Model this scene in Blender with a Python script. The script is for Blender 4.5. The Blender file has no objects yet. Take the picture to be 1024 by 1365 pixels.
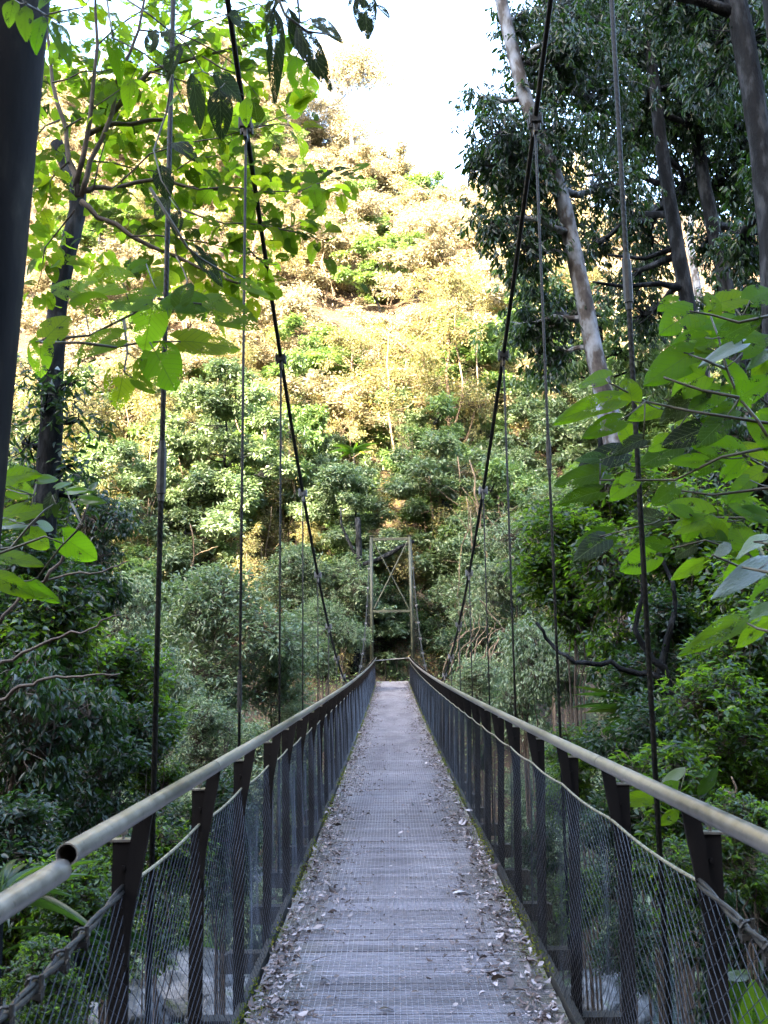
import bpy, math, random
import numpy as np
from mathutils import Vector, Matrix
PI = math.pi
SC = bpy.context.scene
COL = SC.collection
R = math.radians

# ------------------------------------------------------------------ camera
F = 1200.0
EYE = np.array([0.0, 0.0, 1.55])
pitch, yaw, roll = R(8.67), R(0.334), R(0.75)
fw = np.array([-math.sin(yaw)*math.cos(pitch), math.cos(yaw)*math.cos(pitch), math.sin(pitch)])
rt0 = np.cross(fw, [0, 0, 1]); rt0 /= np.linalg.norm(rt0)
up0 = np.cross(rt0, fw)
up = up0*math.cos(roll) + rt0*math.sin(roll)
rt = np.cross(fw, up)
def P(px, py, Z):
    """world point that stands Z metres down the bridge under photo point (px,py)"""
    d = fw + rt*(px-512)/F + up*(682.5-py)/F
    return EYE + d*(Z/d[1])
cam = bpy.data.cameras.new('camera'); cam_o = bpy.data.objects.new('camera', cam); COL.objects.link(cam_o)
cam.sensor_fit = 'VERTICAL'; cam.sensor_height = 36; cam.lens = 36*F/1365; cam.clip_start = .05; cam.clip_end = 3000
M = Matrix(((rt[0], up[0], -fw[0], EYE[0]), (rt[1], up[1], -fw[1], EYE[1]), (rt[2], up[2], -fw[2], EYE[2]), (0, 0, 0, 1)))
cam_o.matrix_world = M
cam.dof.use_dof = True; cam.dof.focus_distance = 14; cam.dof.aperture_fstop = 11.0
SC.camera = cam_o

# ------------------------------------------------------------------ light
sun_el, sun_az = R(23), R(30)          # the sun stands behind the viewer and to the left
sdir = Vector((-math.sin(sun_az)*math.cos(sun_el), -math.cos(sun_az)*math.cos(sun_el), math.sin(sun_el)))
sl = bpy.data.lights.new('sun', 'SUN'); sl.energy = 5.0; sl.angle = R(.53); sl.color = (1, .84, .62)
so = bpy.data.objects.new('sun', sl); COL.objects.link(so); so.rotation_euler = sdir.to_track_quat('Z', 'Y').to_euler(); so.location = (0, 0, 60)
w = bpy.data.worlds.new('World'); SC.world = w; w.use_nodes = True
nt = w.node_tree; bg = nt.nodes['Background']
sky = nt.nodes.new('ShaderNodeTexSky'); sky.sky_type = 'NISHITA'; sky.sun_disc = False
sky.sun_elevation = sun_el; sky.sun_rotation = math.atan2(sdir.x, sdir.y)
sky.air_density = 1.0; sky.dust_density = 4.0; sky.ozone_density = 1.0
nt.links.new(sky.outputs[0], bg.inputs[0]); bg.inputs[1].default_value = .15
SC.view_settings.view_transform = 'Standard'; SC.view_settings.look = 'None'
SC.view_settings.exposure = 4.2; SC.view_settings.gamma = 1
cy = SC.cycles
cy.max_bounces = 6; cy.diffuse_bounces = 2; cy.glossy_bounces = 2; cy.transmission_bounces = 4; cy.transparent_max_bounces = 10
cy.sample_clamp_indirect = 6; cy.caustics_reflective = False; cy.caustics_refractive = False

# ------------------------------------------------------------------ materials
MATS = {}
def ramp(nt, stops, fac):
    r = nt.nodes.new('ShaderNodeValToRGB')
    while len(r.color_ramp.elements) < len(stops): r.color_ramp.elements.new(.5)
    for e, (p, c) in zip(r.color_ramp.elements, stops): e.position = p; e.color = (*c, 1)
    nt.links.new(fac, r.inputs[0]); return r.outputs[0]
def noise(nt, scale, detail=4, coord='Object', vec=None, rough=.55):
    n = nt.nodes.new('ShaderNodeTexNoise'); n.inputs['Scale'].default_value = scale
    n.inputs['Detail'].default_value = detail; n.inputs['Roughness'].default_value = rough
    if vec is None:
        tc = nt.nodes.new('ShaderNodeTexCoord'); vec = tc.outputs[coord]
    nt.links.new(vec, n.inputs['Vector']); return n.outputs['Fac']
def mapv(nt, scale, coord='Object'):
    tc = nt.nodes.new('ShaderNodeTexCoord'); mp = nt.nodes.new('ShaderNodeMapping')
    mp.inputs['Scale'].default_value = scale; nt.links.new(tc.outputs[coord], mp.inputs[0]); return mp.outputs[0]
def math_(nt, op, a, b=None, clamp=False):
    m = nt.nodes.new('ShaderNodeMath'); m.operation = op; m.use_clamp = clamp
    for i, v in enumerate((a, b)):
        if v is None: continue
        if hasattr(v, 'type'): nt.links.new(v, m.inputs[i])
        else: m.inputs[i].default_value = v
    return m.outputs[0]
def bump(nt, h, strength, dist, target):
    b = nt.nodes.new('ShaderNodeBump'); b.inputs['Strength'].default_value = strength; b.inputs['Distance'].default_value = dist
    nt.links.new(h, b.inputs['Height']); nt.links.new(b.outputs[0], target)
def newmat(name):
    m = bpy.data.materials.new(name); m.use_nodes = True; MATS[name] = m
    return m, m.node_tree, m.node_tree.nodes['Principled BSDF']

def surf(name, stops, scale=8, rough=.8, metal=0, bs=.4, bd=.01, vec=None, detail=6, spec=.5, bscale=None):
    m, nt, b = newmat(name)
    v = mapv(nt, vec) if vec else None
    n = noise(nt, scale, detail, vec=v)
    nt.links.new(ramp(nt, stops, n), b.inputs['Base Color'])
    b.inputs['Roughness'].default_value = rough; b.inputs['Metallic'].default_value = metal
    b.inputs['Specular IOR Level'].default_value = spec
    if bs: bump(nt, noise(nt, bscale or scale*3, 5, vec=v), bs, bd, b.inputs['Normal'])
    return m
def leafmat(name, c0, c1, c2, tr, trans=.35, rough=.42, spec=.5, holes=0, veins=False, back=None, tvar=.5):
    """c0..c2 are spread over the leaves by each leaf's own random number; tr colours the light that comes through"""
    m, nt, b = newmat(name)
    at = nt.nodes.new('ShaderNodeAttribute'); at.attribute_name = 'rnd'
    oi = nt.nodes.new('ShaderNodeObjectInfo')
    r = at.outputs['Fac']
    col = ramp(nt, [(0, c0), (.55, c1), (1, c2)], r)
    if back:
        ge = nt.nodes.new('ShaderNodeNewGeometry'); mx = nt.nodes.new('ShaderNodeMix'); mx.data_type = 'RGBA'
        nt.links.new(ge.outputs['Backfacing'], mx.inputs[0]); nt.links.new(col, mx.inputs[6]); mx.inputs[7].default_value = (*back, 1)
        col = mx.outputs[2]
    hs = nt.nodes.new('ShaderNodeHueSaturation'); nt.links.new(col, hs.inputs['Color'])
    v = math_(nt, 'MULTIPLY_ADD', oi.outputs['Random'], .3); v.node.inputs[2].default_value = .85
    nt.links.new(v, hs.inputs['Value'])
    col = hs.outputs[0]
    t = nt.nodes.new('ShaderNodeBsdfTranslucent')
    trc = ramp(nt, [(0, tuple(x*(1-tvar) for x in tr)), (.5, tr), (1, (min(1, tr[0]*1.35), tr[1], tr[2]*.7))], r)
    if veins:
        uv = nt.nodes.new('ShaderNodeUVMap'); sx = nt.nodes.new('ShaderNodeSeparateXYZ'); nt.links.new(uv.outputs[0], sx.inputs[0])
        u = math_(nt, 'ABSOLUTE', math_(nt, 'SUBTRACT', sx.outputs[0], .5))
        mid = math_(nt, 'LESS_THAN', u, .012)
        ph = math_(nt, 'FRACT', math_(nt, 'MULTIPLY', math_(nt, 'SUBTRACT', sx.outputs[1], math_(nt, 'MULTIPLY', u, .75)), 8))
        side = math_(nt, 'LESS_THAN', math_(nt, 'ABSOLUTE', math_(nt, 'SUBTRACT', ph, .5)), .045)
        vn = math_(nt, 'MAXIMUM', mid, math_(nt, 'MULTIPLY', side, .75))
        for nm in ('d', 't'):
            mx = nt.nodes.new('ShaderNodeMix'); mx.data_type = 'RGBA'; nt.links.new(math_(nt, 'MULTIPLY', vn, .85 if nm == 't' else .5), mx.inputs[0])
            nt.links.new(col if nm == 'd' else trc, mx.inputs[6])
            mx.inputs[7].default_value = (.2, .28, .1, 1) if nm == 'd' else (*(x*.45 for x in tr), 1)
            if nm == 'd': col = mx.outputs[2]
            else: trc = mx.outputs[2]
        bump(nt, noise(nt, 14, 3, vec=uv.outputs[0]), .5, .01, b.inputs['Normal'])
    nt.links.new(trc, t.inputs[0])
    nt.links.new(col, b.inputs['Base Color']); b.inputs['Roughness'].default_value = rough
    b.inputs['Specular IOR Level'].default_value = spec
    ms = nt.nodes.new('ShaderNodeMixShader'); ms.inputs[0].default_value = trans
    nt.links.new(b.outputs[0], ms.inputs[1]); nt.links.new(t.outputs[0], ms.inputs[2])
    res = ms.outputs[0]
    if holes:
        uv = nt.nodes.new('ShaderNodeUVMap')
        cmb = nt.nodes.new('ShaderNodeCombineXYZ'); nt.links.new(math_(nt, 'MULTIPLY', r, 37.0), cmb.inputs[2])
        ad = nt.nodes.new('ShaderNodeVectorMath'); ad.operation = 'ADD'
        nt.links.new(uv.outputs[0], ad.inputs[0]); nt.links.new(cmb.outputs[0], ad.inputs[1])
        vo = nt.nodes.new('ShaderNodeTexVoronoi'); vo.inputs['Scale'].default_value = 32; nt.links.new(ad.outputs[0], vo.inputs['Vector'])
        nf = noise(nt, 3.2, 1, vec=ad.outputs[0])
        thr = math_(nt, 'MULTIPLY', math_(nt, 'SUBTRACT', nf, .48-.07*holes, True), 2.6)
        hole = math_(nt, 'LESS_THAN', vo.outputs['Distance'], thr)
        tp = nt.nodes.new('ShaderNodeBsdfTransparent'); m2 = nt.nodes.new('ShaderNodeMixShader')
        nt.links.new(hole, m2.inputs[0]); nt.links.new(res, m2.inputs[1]); nt.links.new(tp.outputs[0], m2.inputs[2]); res = m2.outputs[0]
    nt.links.new(res, nt.nodes['Material Output'].inputs[0])
    return m

# metals, timber
def galv(name, c0, c1, rough=.38):
    m, nt, b = newmat(name)
    n = noise(nt, 22, 6); n2 = noise(nt, 3, 4, vec=mapv(nt, (1, .25, 1)))
    sp = noise(nt, 70, 3); st = math_(nt, 'MULTIPLY', math_(nt, 'SUBTRACT', sp, .62), 9, True)
    mx = nt.nodes.new('ShaderNodeMix'); mx.data_type = 'RGBA'; nt.links.new(math_(nt, 'MULTIPLY', st, .55), mx.inputs[0])
    nt.links.new(ramp(nt, [(.55, c0), (.95, c1)], math_(nt, 'MULTIPLY_ADD', n, .5)), mx.inputs[6]); mx.inputs[7].default_value = (.10, .085, .06, 1)
    mx.inputs[6].links[0].from_node.inputs[0].links[0].from_node.inputs[2].default_value = 0
    nt.links.new(n2, mx.inputs[6].links[0].from_node.inputs[0].links[0].from_node.inputs[2])
    nt.links.new(mx.outputs[2], b.inputs['Base Color'])
    b.inputs['Metallic'].default_value = .7
    nt.links.new(math_(nt, 'MULTIPLY_ADD', n, .25), b.inputs['Roughness']); b.inputs['Roughness'].links[0].from_node.inputs[2].default_value = rough-.1
    bump(nt, noise(nt, 60, 3), .15, .002, b.inputs['Normal'])
    return m
M_galv = galv('galvanised_steel', (.15, .14, .12), (.42, .39, .34), .32)
M_galvd = galv('dull_steel', (.18, .18, .19), (.33, .33, .34), .5)
M_cable = surf('cable_steel', [(.3, (.02, .019, .018)), (.7, (.06, .058, .05))], 30, .5, .4, .3, .002)
M_rope = surf('lichened_wire_rope', [(.3, (.10, .09, .06)), (.6, (.26, .24, .16)), (.8, (.34, .33, .27))], 40, .6, .2, .4, .002)
M_post = surf('dark_stained_post', [(.25, (.006, .005, .005)), (.55, (.014, .012, .011)), (.75, (.03, .036, .015))], 6, .85, 0, .6, .006, (1, 1, .25), spec=.15)
M_beam = surf('dark_timber_beam', [(.3, (.010, .009, .008)), (.7, (.03, .027, .02))], 6, .9, 0, .6, .01)
M_net = surf('netting_wire', [(.35, (.010, .010, .012)), (.7, (.06, .06, .07))], 5, .45, .6, 0)
M_olive = surf('olive_paint', [(.2, (.012, .012, .007)), (.45, (.030, .034, .019)), (.6, (.045, .050, .03)), (.8, (.07, .07, .05))], 5, .6, 0, .3, .004, (1, 1, .4))
M_pylon = surf('weathered_grey_paint', [(.3, (.003, .003, .003)), (.5, (.009, .008, .007)), (.62, (.02, .018, .014)), (.75, (.05, .048, .035))], 11, .75, .0, .5, .003, (1, 1, .3), spec=.1)
M_bark_dark = surf('dark_bark', [(.3, (.003, .0035, .004)), (.5, (.010, .011, .012)), (.62, (.035, .038, .042)), (.8, (.05, .055, .05))], 7, .9, 0, .9, .03, (1, 1, .35), spec=.15)
M_bark_pale = surf('mottled_pale_bark', [(.36, (.025, .02, .018)), (.47, (.07, .06, .055)), (.53, (.15, .16, .175)), (.7, (.28, .31, .36))], 4.5, .8, 0, .6, .02, (1.2, 1.2, .6), 7)
M_bark_mid = surf('brown_bark', [(.3, (.07, .05, .035)), (.7, (.22, .16, .10))], 5, .9, 0, .8, .03, (1, 1, .3))
M_twig = surf('twig_bark', [(.3, (.05, .035, .025)), (.7, (.13, .10, .075))], 9, .8, 0, .4, .005)
M_stem = surf('green_stem', [(.3, (.04, .035, .02)), (.7, (.09, .08, .04))], 9, .6, 0, .3, .004)
M_rock = surf('wet_boulder', [(.3, (.02, .02, .018)), (.45, (.05, .052, .05)), (.58, (.15, .155, .165)), (.66, (.06, .08, .03)), (.8, (.04, .08, .02))], 2.2, .45, 0, .8, .05)
M_moss = leafmat('moss_tuft', (.06, .09, .015), (.12, .15, .02), (.2, .17, .03), (.3, .4, .05), .2, .8, .1)
# deck planks : weathered grey boards
m, nt, b = newmat('weathered_plank'); M_plank = m
at = nt.nodes.new('ShaderNodeAttribute'); at.attribute_name = 'rnd'
g = noise(nt, 5, 8, vec=mapv(nt, (1.2, 14, 14)), rough=.65)
c = ramp(nt, [(.25, (.05, .045, .05)), (.5, (.17, .16, .182)), (.75, (.36, .345, .385))], g)
hs = nt.nodes.new('ShaderNodeHueSaturation'); nt.links.new(c, hs.inputs['Color'])
v = math_(nt, 'MULTIPLY_ADD', at.outputs['Fac'], .75); v.node.inputs[2].default_value = .55; nt.links.new(v, hs.inputs['Value'])
# damp dark stains and thin green film near the edges
tc = nt.nodes.new('ShaderNodeTexCoord'); sx = nt.nodes.new('ShaderNodeSeparateXYZ'); nt.links.new(tc.outputs['Object'], sx.inputs[0])
edge = math_(nt, 'ABSOLUTE', math_(nt, 'SUBTRACT', sx.outputs[0], .042))
edge = math_(nt, 'MULTIPLY', math_(nt, 'SUBTRACT', edge, .38), 2.6, True)
pn = noise(nt, 5, 5)
gm = math_(nt, 'MULTIPLY', edge, math_(nt, 'MULTIPLY', math_(nt, 'SUBTRACT', pn, .36), 6, True), True)
mx = nt.nodes.new('ShaderNodeMix'); mx.data_type = 'RGBA'; nt.links.new(gm, mx.inputs[0]); nt.links.new(hs.outputs[0], mx.inputs[6]); mx.inputs[7].default_value = (.10, .095, .055, 1)
nt.links.new(mx.outputs[2], b.inputs['Base Color']); b.inputs['Roughness'].default_value = .62
bump(nt, g, .6, .004, b.inputs['Normal'])
M_mesh = galv('deck_wire', (.34, .33, .36), (.55, .54, .58), .42)

# leaves
LM = {}
LM['shade'] = leafmat('blue_green_leaf', (.045, .085, .035), (.14, .195, .105), (.27, .31, .18), (.28, .42, .12), .28, .36, .7)  # leaf colour lifted to stand in for open-sky light and haze
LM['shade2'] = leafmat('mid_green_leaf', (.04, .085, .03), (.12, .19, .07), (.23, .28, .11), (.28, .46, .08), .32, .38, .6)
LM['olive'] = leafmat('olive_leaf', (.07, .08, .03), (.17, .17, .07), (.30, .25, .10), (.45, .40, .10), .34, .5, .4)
LM['sun'] = leafmat('sunlit_gold_leaf', (.09, .09, .04), (.33, .30, .19), (.64, .56, .46), (.50, .43, .24), .32, .5, .4)  # gold and bleaching of the low sun put into the leaf colour
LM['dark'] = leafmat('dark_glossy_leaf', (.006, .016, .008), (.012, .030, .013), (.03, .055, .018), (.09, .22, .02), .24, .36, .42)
LM['bright'] = leafmat('bright_green_leaf', (.006, .016, .007), (.018, .045, .012), (.10, .17, .02), (.26, .50, .02), .42, .34, .55, tvar=.85)
LM['round'] = leafmat('round_translucent_leaf', (.03, .07, .008), (.05, .12, .010), (.08, .15, .012), (.32, .52, .02), .74, .6, .12, holes=.12, veins=True, tvar=.82)
LM['holed'] = leafmat('insect_eaten_leaf', (.03, .08, .006), (.05, .12, .008), (.08, .15, .012), (.30, .50, .015), .74, .6, .15, holes=1, veins=True, tvar=.5)
LM['big'] = leafmat('broad_leaf', (.03, .08, .006), (.05, .12, .008), (.07, .14, .010), (.22, .45, .01), .68, .55, .15, holes=.25, veins=True, tvar=.8)
LM['silver'] = leafmat('pale_topped_leaf', (.10, .13, .12), (.15, .19, .17), (.2, .23, .21), (.2, .4, .05), .3, .38, .6, veins=True)
LM['darkbig'] = leafmat('dark_silhouette_leaf', (.008, .012, .007), (.012, .02, .01), (.02, .03, .012), (.06, .10, .02), .3, .6, .12, holes=.3, veins=True)  # near-black of backlit silhouettes put into the leaf colour
LM['litter'] = leafmat('dead_leaf', (.025, .015, .012), (.11, .075, .065), (.42, .37, .38), (.2, .12, .06), .08, .42, .6)
LM['palelitter'] = leafmat('bleached_leaf', (.35, .33, .36), (.45, .43, .47), (.5, .48, .5), (.2, .12, .06), .05, .5, .5)
LM['strap'] = leafmat('strap_leaf', (.012, .035, .008), (.03, .06, .012), (.05, .09, .015), (.14, .30, .02), .3, .35, .4)

# ------------------------------------------------------------------ mesh helpers
def finish(name, me, mat, parent=None, smooth=False):
    me.materials.append(mat)
    if smooth: me.polygons.foreach_set('use_smooth', [True]*len(me.polygons))
    o = bpy.data.objects.new(name, me); COL.objects.link(o)
    if parent: o.parent = parent
    return o
class MB:
    def __init__(s): s.v = []; s.f = []; s.r = []; s.tag = 0.5
    def quad(s, a):
        s.f.append(a); s.r.append(s.tag)
    def box(s, c, size, rot=None):
        c = Vector(c); hx, hy, hz = (x/2 for x in size); n = len(s.v)
        for x, y, z in ((-1,-1,-1),(1,-1,-1),(1,1,-1),(-1,1,-1),(-1,-1,1),(1,-1,1),(1,1,1),(-1,1,1)):
            p = Vector((x*hx, y*hy, z*hz))
            if rot is not None: p = rot @ p
            s.v.append(c+p)
        for f in ((0,3,2,1),(4,5,6,7),(0,1,5,4),(1,2,6,5),(2,3,7,6),(3,0,4,7)): s.quad([n+i for i in f])
    def tube(s, pts, rad, k=8, cap=True, jit=0, rng=None):
        pts = [Vector(p) for p in pts]; m = len(pts)
        if not hasattr(rad, '__len__'): rad = [rad]*m
        n = len(s.v); ref = None
        for i, p in enumerate(pts):
            t = (pts[min(i+1, m-1)]-pts[max(i-1, 0)])
            if t.length < 1e-9: t = Vector((0, 0, 1))
            t.normalize()
            if ref is None:
                ref = Vector((1, 0, 0)) if abs(t.x) < .8 else Vector((0, 1, 0))
            a = (ref - t*ref.dot(t)).normalized(); bb = t.cross(a); ref = a
            for j in range(k):
                an = 2*PI*j/k; rr = rad[i]*(1+(rng.uniform(-jit, jit) if jit else 0))
                s.v.append(p + a*math.cos(an)*rr + bb*math.sin(an)*rr)
        for i in range(m-1):
            for j in range(k):
                q = (j+1) % k
                s.quad([n+i*k+j, n+i*k+q, n+(i+1)*k+q, n+(i+1)*k+j])
        if cap:
            s.quad([n+j for j in range(k)][::-1]); s.quad([n+(m-1)*k+j for j in range(k)])
    def prism(s, poly, axis_vec, origin, ax, ay):
        """poly in (ax, ay) plane, thickened along axis_vec"""
        n = len(s.v); k = len(poly); av = Vector(axis_vec); o = Vector(origin); ax = Vector(ax); ay = Vector(ay)
        for sg in (-.5, .5):
            for (x, y) in poly: s.v.append(o + ax*x + ay*y + av*sg)
        s.quad(list(range(n, n+k))[::-1]); s.quad(list(range(n+k, n+2*k)))
        for i in range(k):
            q = (i+1) % k; s.quad([n+i, n+q, n+k+q, n+k+i])
    def mesh(s, name):
        me = bpy.data.meshes.new(name); me.from_pydata(s.v, [], s.f); me.validate()
        if len(s.r) == len(me.polygons):
            a = me.attributes.new('rnd', 'FLOAT', 'FACE'); a.data.foreach_set('value', s.r)
        return me
    def build(s, name, mat, parent=None, smooth=False): return finish(name, s.mesh(name), mat, parent, smooth)

# leaf templates: verts (x across -.5...5, y along 0..1, z) + faces
def T(verts, faces, uvs=None):
    v = np.array(verts, float); return v, faces, (np.array(uvs, float) if uvs is not None else None)
T_DIA = T([(0,0,0),(.5,.42,.10),(0,1,-.10),(-.5,.42,.10)], [(0,1,2),(0,2,3)])
T_LAN = T([(0,0,0),(.34,.22,.06),(.5,.5,.10),(.30,.80,.03),(0,1,-.14),(-.30,.80,.03),(-.5,.5,.10),(-.34,.22,.06),(0,.5,-.02)],
          [(0,1,2,8),(8,2,3,4),(4,5,6,8),(8,6,7,0)])
def grid_leaf(nu, nv, kind):
    vs, us, fs = [], [], []
    for j in range(nv+1):
        v = j/nv
        if kind == 'heart': hw = .5*math.sin(PI*min(1, (v*.97+.03))**.72)**.62*(1-.12*v)
        elif kind == 'ovate': hw = .5*math.sin(PI*(v*.98+.01)**.8)**.75
        elif kind == 'strap': hw = .5*min(1, v*5+.25)*(1-v**2.2)**.7 if v < 1 else 0
        else: hw = .5*math.sin(PI*(v*.98+.01))**.8
        for i in range(nu+1):
            u = -1+2*i/nu; x = u*hw
            y = v - (.17*abs(u)**1.5*(1-v)**2.5 if kind == 'heart' else 0)
            if kind == 'strap': z = .12*abs(u)*hw - .25*v*v
            else: z = .10*abs(u)**1.3*hw*2 - .22*v*v + .012*math.sin(9*v+3*u) - .05*abs(u)**3
            vs.append((x, y, z)); us.append((.5+x, v))
    for j in range(nv):
        for i in range(nu):
            a = j*(nu+1)+i; fs.append((a, a+1, a+nu+2, a+nu+1))
    return T(vs, fs, us)
T_HEART = grid_leaf(8, 9, 'heart'); T_ROUND = grid_leaf(4, 5, 'heart'); T_OVATE = grid_leaf(4, 6, 'ovate'); T_STRAP = grid_leaf(2, 9, 'strap')

def norm(a): return a/np.maximum(np.linalg.norm(a, axis=-1, keepdims=True), 1e-9)
def stamp(name, tmpl, pos, dirs, nrm, L, W, rnd, mat, parent=None, smooth=False, curl=None):
    tv, tf, tuv = tmpl
    pos = np.asarray(pos, float); n = len(pos); k = len(tv)
    y = norm(np.asarray(dirs, float)); x = norm(np.cross(y, nrm)); z = np.cross(x, y)
    L = np.broadcast_to(L, n); W = np.broadcast_to(W, n)
    tz = tv[:, 2][None, :]*(curl[:, None] if curl is not None else 1)
    V = pos[:, None, :] + x[:, None, :]*(tv[:, 0][None, :, None]*W[:, None, None]) + y[:, None, :]*(tv[:, 1][None, :, None]*L[:, None, None]) + z[:, None, :]*(tz[..., None]*L[:, None, None])
    V = V.reshape(-1, 3)
    li = np.concatenate([np.array(f) for f in tf]); ln = np.array([len(f) for f in tf])
    loops = (li[None, :] + (np.arange(n)*k)[:, None]).reshape(-1)
    tot = np.tile(ln, n); start = np.concatenate([[0], np.cumsum(tot)[:-1]])
    me = bpy.data.meshes.new(name)
    me.vertices.add(len(V)); me.vertices.foreach_set('co', V.astype(np.float32).ravel())
    me.loops.add(len(loops)); me.loops.foreach_set('vertex_index', loops.astype(np.int32))
    me.polygons.add(len(tot)); me.polygons.foreach_set('loop_start', start.astype(np.int32)); me.polygons.foreach_set('loop_total', tot.astype(np.int32))
    if smooth: me.polygons.foreach_set('use_smooth', np.ones(len(tot), bool))
    a = me.attributes.new('rnd', 'FLOAT', 'FACE'); a.data.foreach_set('value', np.repeat(rnd, len(tf)).astype(np.float32))
    if tuv is not None:
        u = me.uv_layers.new(name='UVMap'); u.data.foreach_set('uv', np.tile(tuv[li], (n, 1)).astype(np.float32).ravel())
    me.update(calc_edges=True)
    return finish(name, me, mat, parent)

def tag(o, label, cat, group=None, kind=None):
    o['label'] = label; o['category'] = cat
    if group: o['group'] = group
    if kind: o['kind'] = kind
    return o
def empty(name, loc, label, cat, group=None):
    o = bpy.data.objects.new(name, None); COL.objects.link(o); o.location = Vector([float(c) for c in loc]); o.empty_display_size = .2
    return tag(o, label, cat, group)
def settle(root):
    """children were modelled in world space: keep them there under the thing's base"""
    for ch in root.children:
        ch.matrix_parent_inverse = Matrix.Translation(-root.location)

# ------------------------------------------------------------------ terrain
PY = [-400,-120,-60,-40,-12,-4,-1,2,6,10,14,20,26,32,37,40,42.5,45.5,50,60,80,100,125,400]
PZ = [60, 68, 73, 54, 15, 2.5, -.12, -.5, -2.2, -4.2, -5.6, -6.2, -5.6, -4.4, -2.2, -.3, -.02, 3.6, 7.5, 16.5, 36, 57, 62, 62]  # bank behind the viewer steepened, out of view, to cut skylight
def fbm(x, y, s=1.0, seed=0):
    t = 0; a = 1; f = 1/s
    for i in range(5):
        t = t + a*np.sin(x*f*1.7+1.3*i+seed+1.9*np.sin(y*f*1.1+seed*2+i))*np.cos(y*f*1.5-2.1*i+seed+1.7*np.sin(x*f*.9+i*3))
        a *= .5; f *= 2.03
    return t
def height(x, y):
    x = np.asarray(x, float); y = np.asarray(y, float)
    z = np.interp(y, PY, PZ)
    ax = np.abs(x-.04)
    # gorge walls rise on both sides of the creek, raised to cut side skylight
    side = np.clip((ax-9)/22, 0, 1)**1.3*(17*np.ones_like(ax))*np.clip((60-y)/24, 0, 1)*np.clip((y+6)/8, 0, 1)
    z = z + side
    far = np.clip((y-46)/20, 0, 1)
    z = z + far*fbm(x, y, 11, 1)*1.8 + far*np.clip(-(x+6)/20, -.6, 1)*10*np.clip((y-60)/40, 0, 1)
    rough = np.clip((ax-1.6)/2, 0, 1)*np.clip(1-np.clip((y+12)/-6, 0, 1), 0, 1)
    z = z + rough*fbm(x, y, 2.5, 4)*.22
    near = np.clip((-y-20)/20, 0, 1)
    z = z + near*(fbm(x, y*.3, 9, 7)*2.2 + fbm(x, y*.2, 2.6, 3)*1.1)
    # unseen notches cut into the ridge so low sun reaches the left far slope
    xr = x-.577*(y+60)
    for cx, wd, dp in ((-75.2, 3.0, 27), (-70.4, 1.2, 20), (-66, 2.0, 23), (-84, 1.6, 14)):
        z = z - near*dp*np.exp(-((xr-cx)/wd)**4)
    return z
xs = np.unique(np.concatenate([np.linspace(-420, -130, 16), np.linspace(-130, -20, 140), np.linspace(-20, 20, 90), np.linspace(20, 60, 40), np.linspace(60, 420, 24)]))
ys = np.unique(np.concatenate([np.linspace(-400, -120, 10), np.linspace(-120, -20, 50), np.linspace(-20, 48, 130), np.linspace(48, 110, 60), np.linspace(110, 420, 14)]))
X, Y = np.meshgrid(xs, ys); Zg = height(X, Y)
nx, ny = len(xs), len(ys)
me = bpy.data.meshes.new('ground')
idx = np.arange(nx*ny).reshape(ny, nx)
fc = np.stack([idx[:-1, :-1], idx[:-1, 1:], idx[1:, 1:], idx[1:, :-1]], -1).reshape(-1, 4)
me.vertices.add(nx*ny); me.vertices.foreach_set('co', np.stack([X, Y, Zg], -1).astype(np.float32).ravel())
me.loops.add(fc.size); me.loops.foreach_set('vertex_index', fc.astype(np.int32).ravel())
me.polygons.add(len(fc)); me.polygons.foreach_set('loop_start', (np.arange(len(fc))*4).astype(np.int32)); me.polygons.foreach_set('loop_total', np.full(len(fc), 4, np.int32))
me.update(calc_edges=True)
M_soil = surf('forest_floor', [(.3, (.012, .010, .007)), (.45, (.035, .024, .014)), (.56, (.075, .046, .024)), (.66, (.03, .036, .014)), (.8, (.02, .032, .012))], .55, .9, 0, .8, .12, detail=9, bscale=4)
g = finish('ground', me, M_soil, None, True); g['kind'] = 'structure'

# creek water
m, nt, b = newmat('creek_water'); b.inputs['Base Color'].default_value = (.03, .045, .045, 1); b.inputs['Roughness'].default_value = .12
b.inputs['IOR'].default_value = 1.33
bump(nt, noise(nt, 1.6, 4), .7, .12, b.inputs['Normal'])
mb = MB(); mb.v = [Vector((-60, 11, -5.35)), Vector((60, 11, -5.35)), Vector((60, 29, -5.35)), Vector((-60, 29, -5.35))]; mb.quad([0, 1, 2, 3])
o = mb.build('water', m); o['kind'] = 'structure'

# ------------------------------------------------------------------ the bridge
BX = .042; HW = .715
def sag(y): t = min(max(y/40, 0), 1); return .12*t - .17*4*t*(1-t)
def cabz(y): return 1.55 - .84 + .01603*(y-21.5)**2
bridge = empty('suspension_bridge', (BX, 0, 0), 'narrow steel suspension footbridge with plank and wire mesh deck running straight ahead', 'footbridge')
YA, YB = -1.0, 41.0
rng = random.Random(5)
mb = MB(); y = YA
while y < YB:
    wd = .098; mb.tag = rng.random()
    rot = Matrix.Rotation(rng.uniform(-.012, .012), 3, 'X')
    mb.box((BX, y+wd/2, sag(y)-.022+rng.uniform(-.002, .002)), (2*HW-.01+rng.uniform(-.01, .01), wd-rng.choice((.004, .005, .006, .008, .016)), .036), rot)
    y += wd
mb.build('deck', M_plank, bridge)
mb = MB(); y = YA; i = 0
P_ = .028
while y < YB:                       # cross wires
    z = sag(y)+.0035+rng.uniform(0, .003); j1, j2 = rng.uniform(-.003, .003), rng.uniform(-.003, .003)
    mb.tube([(BX-HW+.03, y+j1, z), (BX-.25, y+j2, z+.001), (BX+.25, y-j1, z), (BX+HW-.03, y-j2, z+.001)], .0016, 3, False); y += P_
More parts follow.
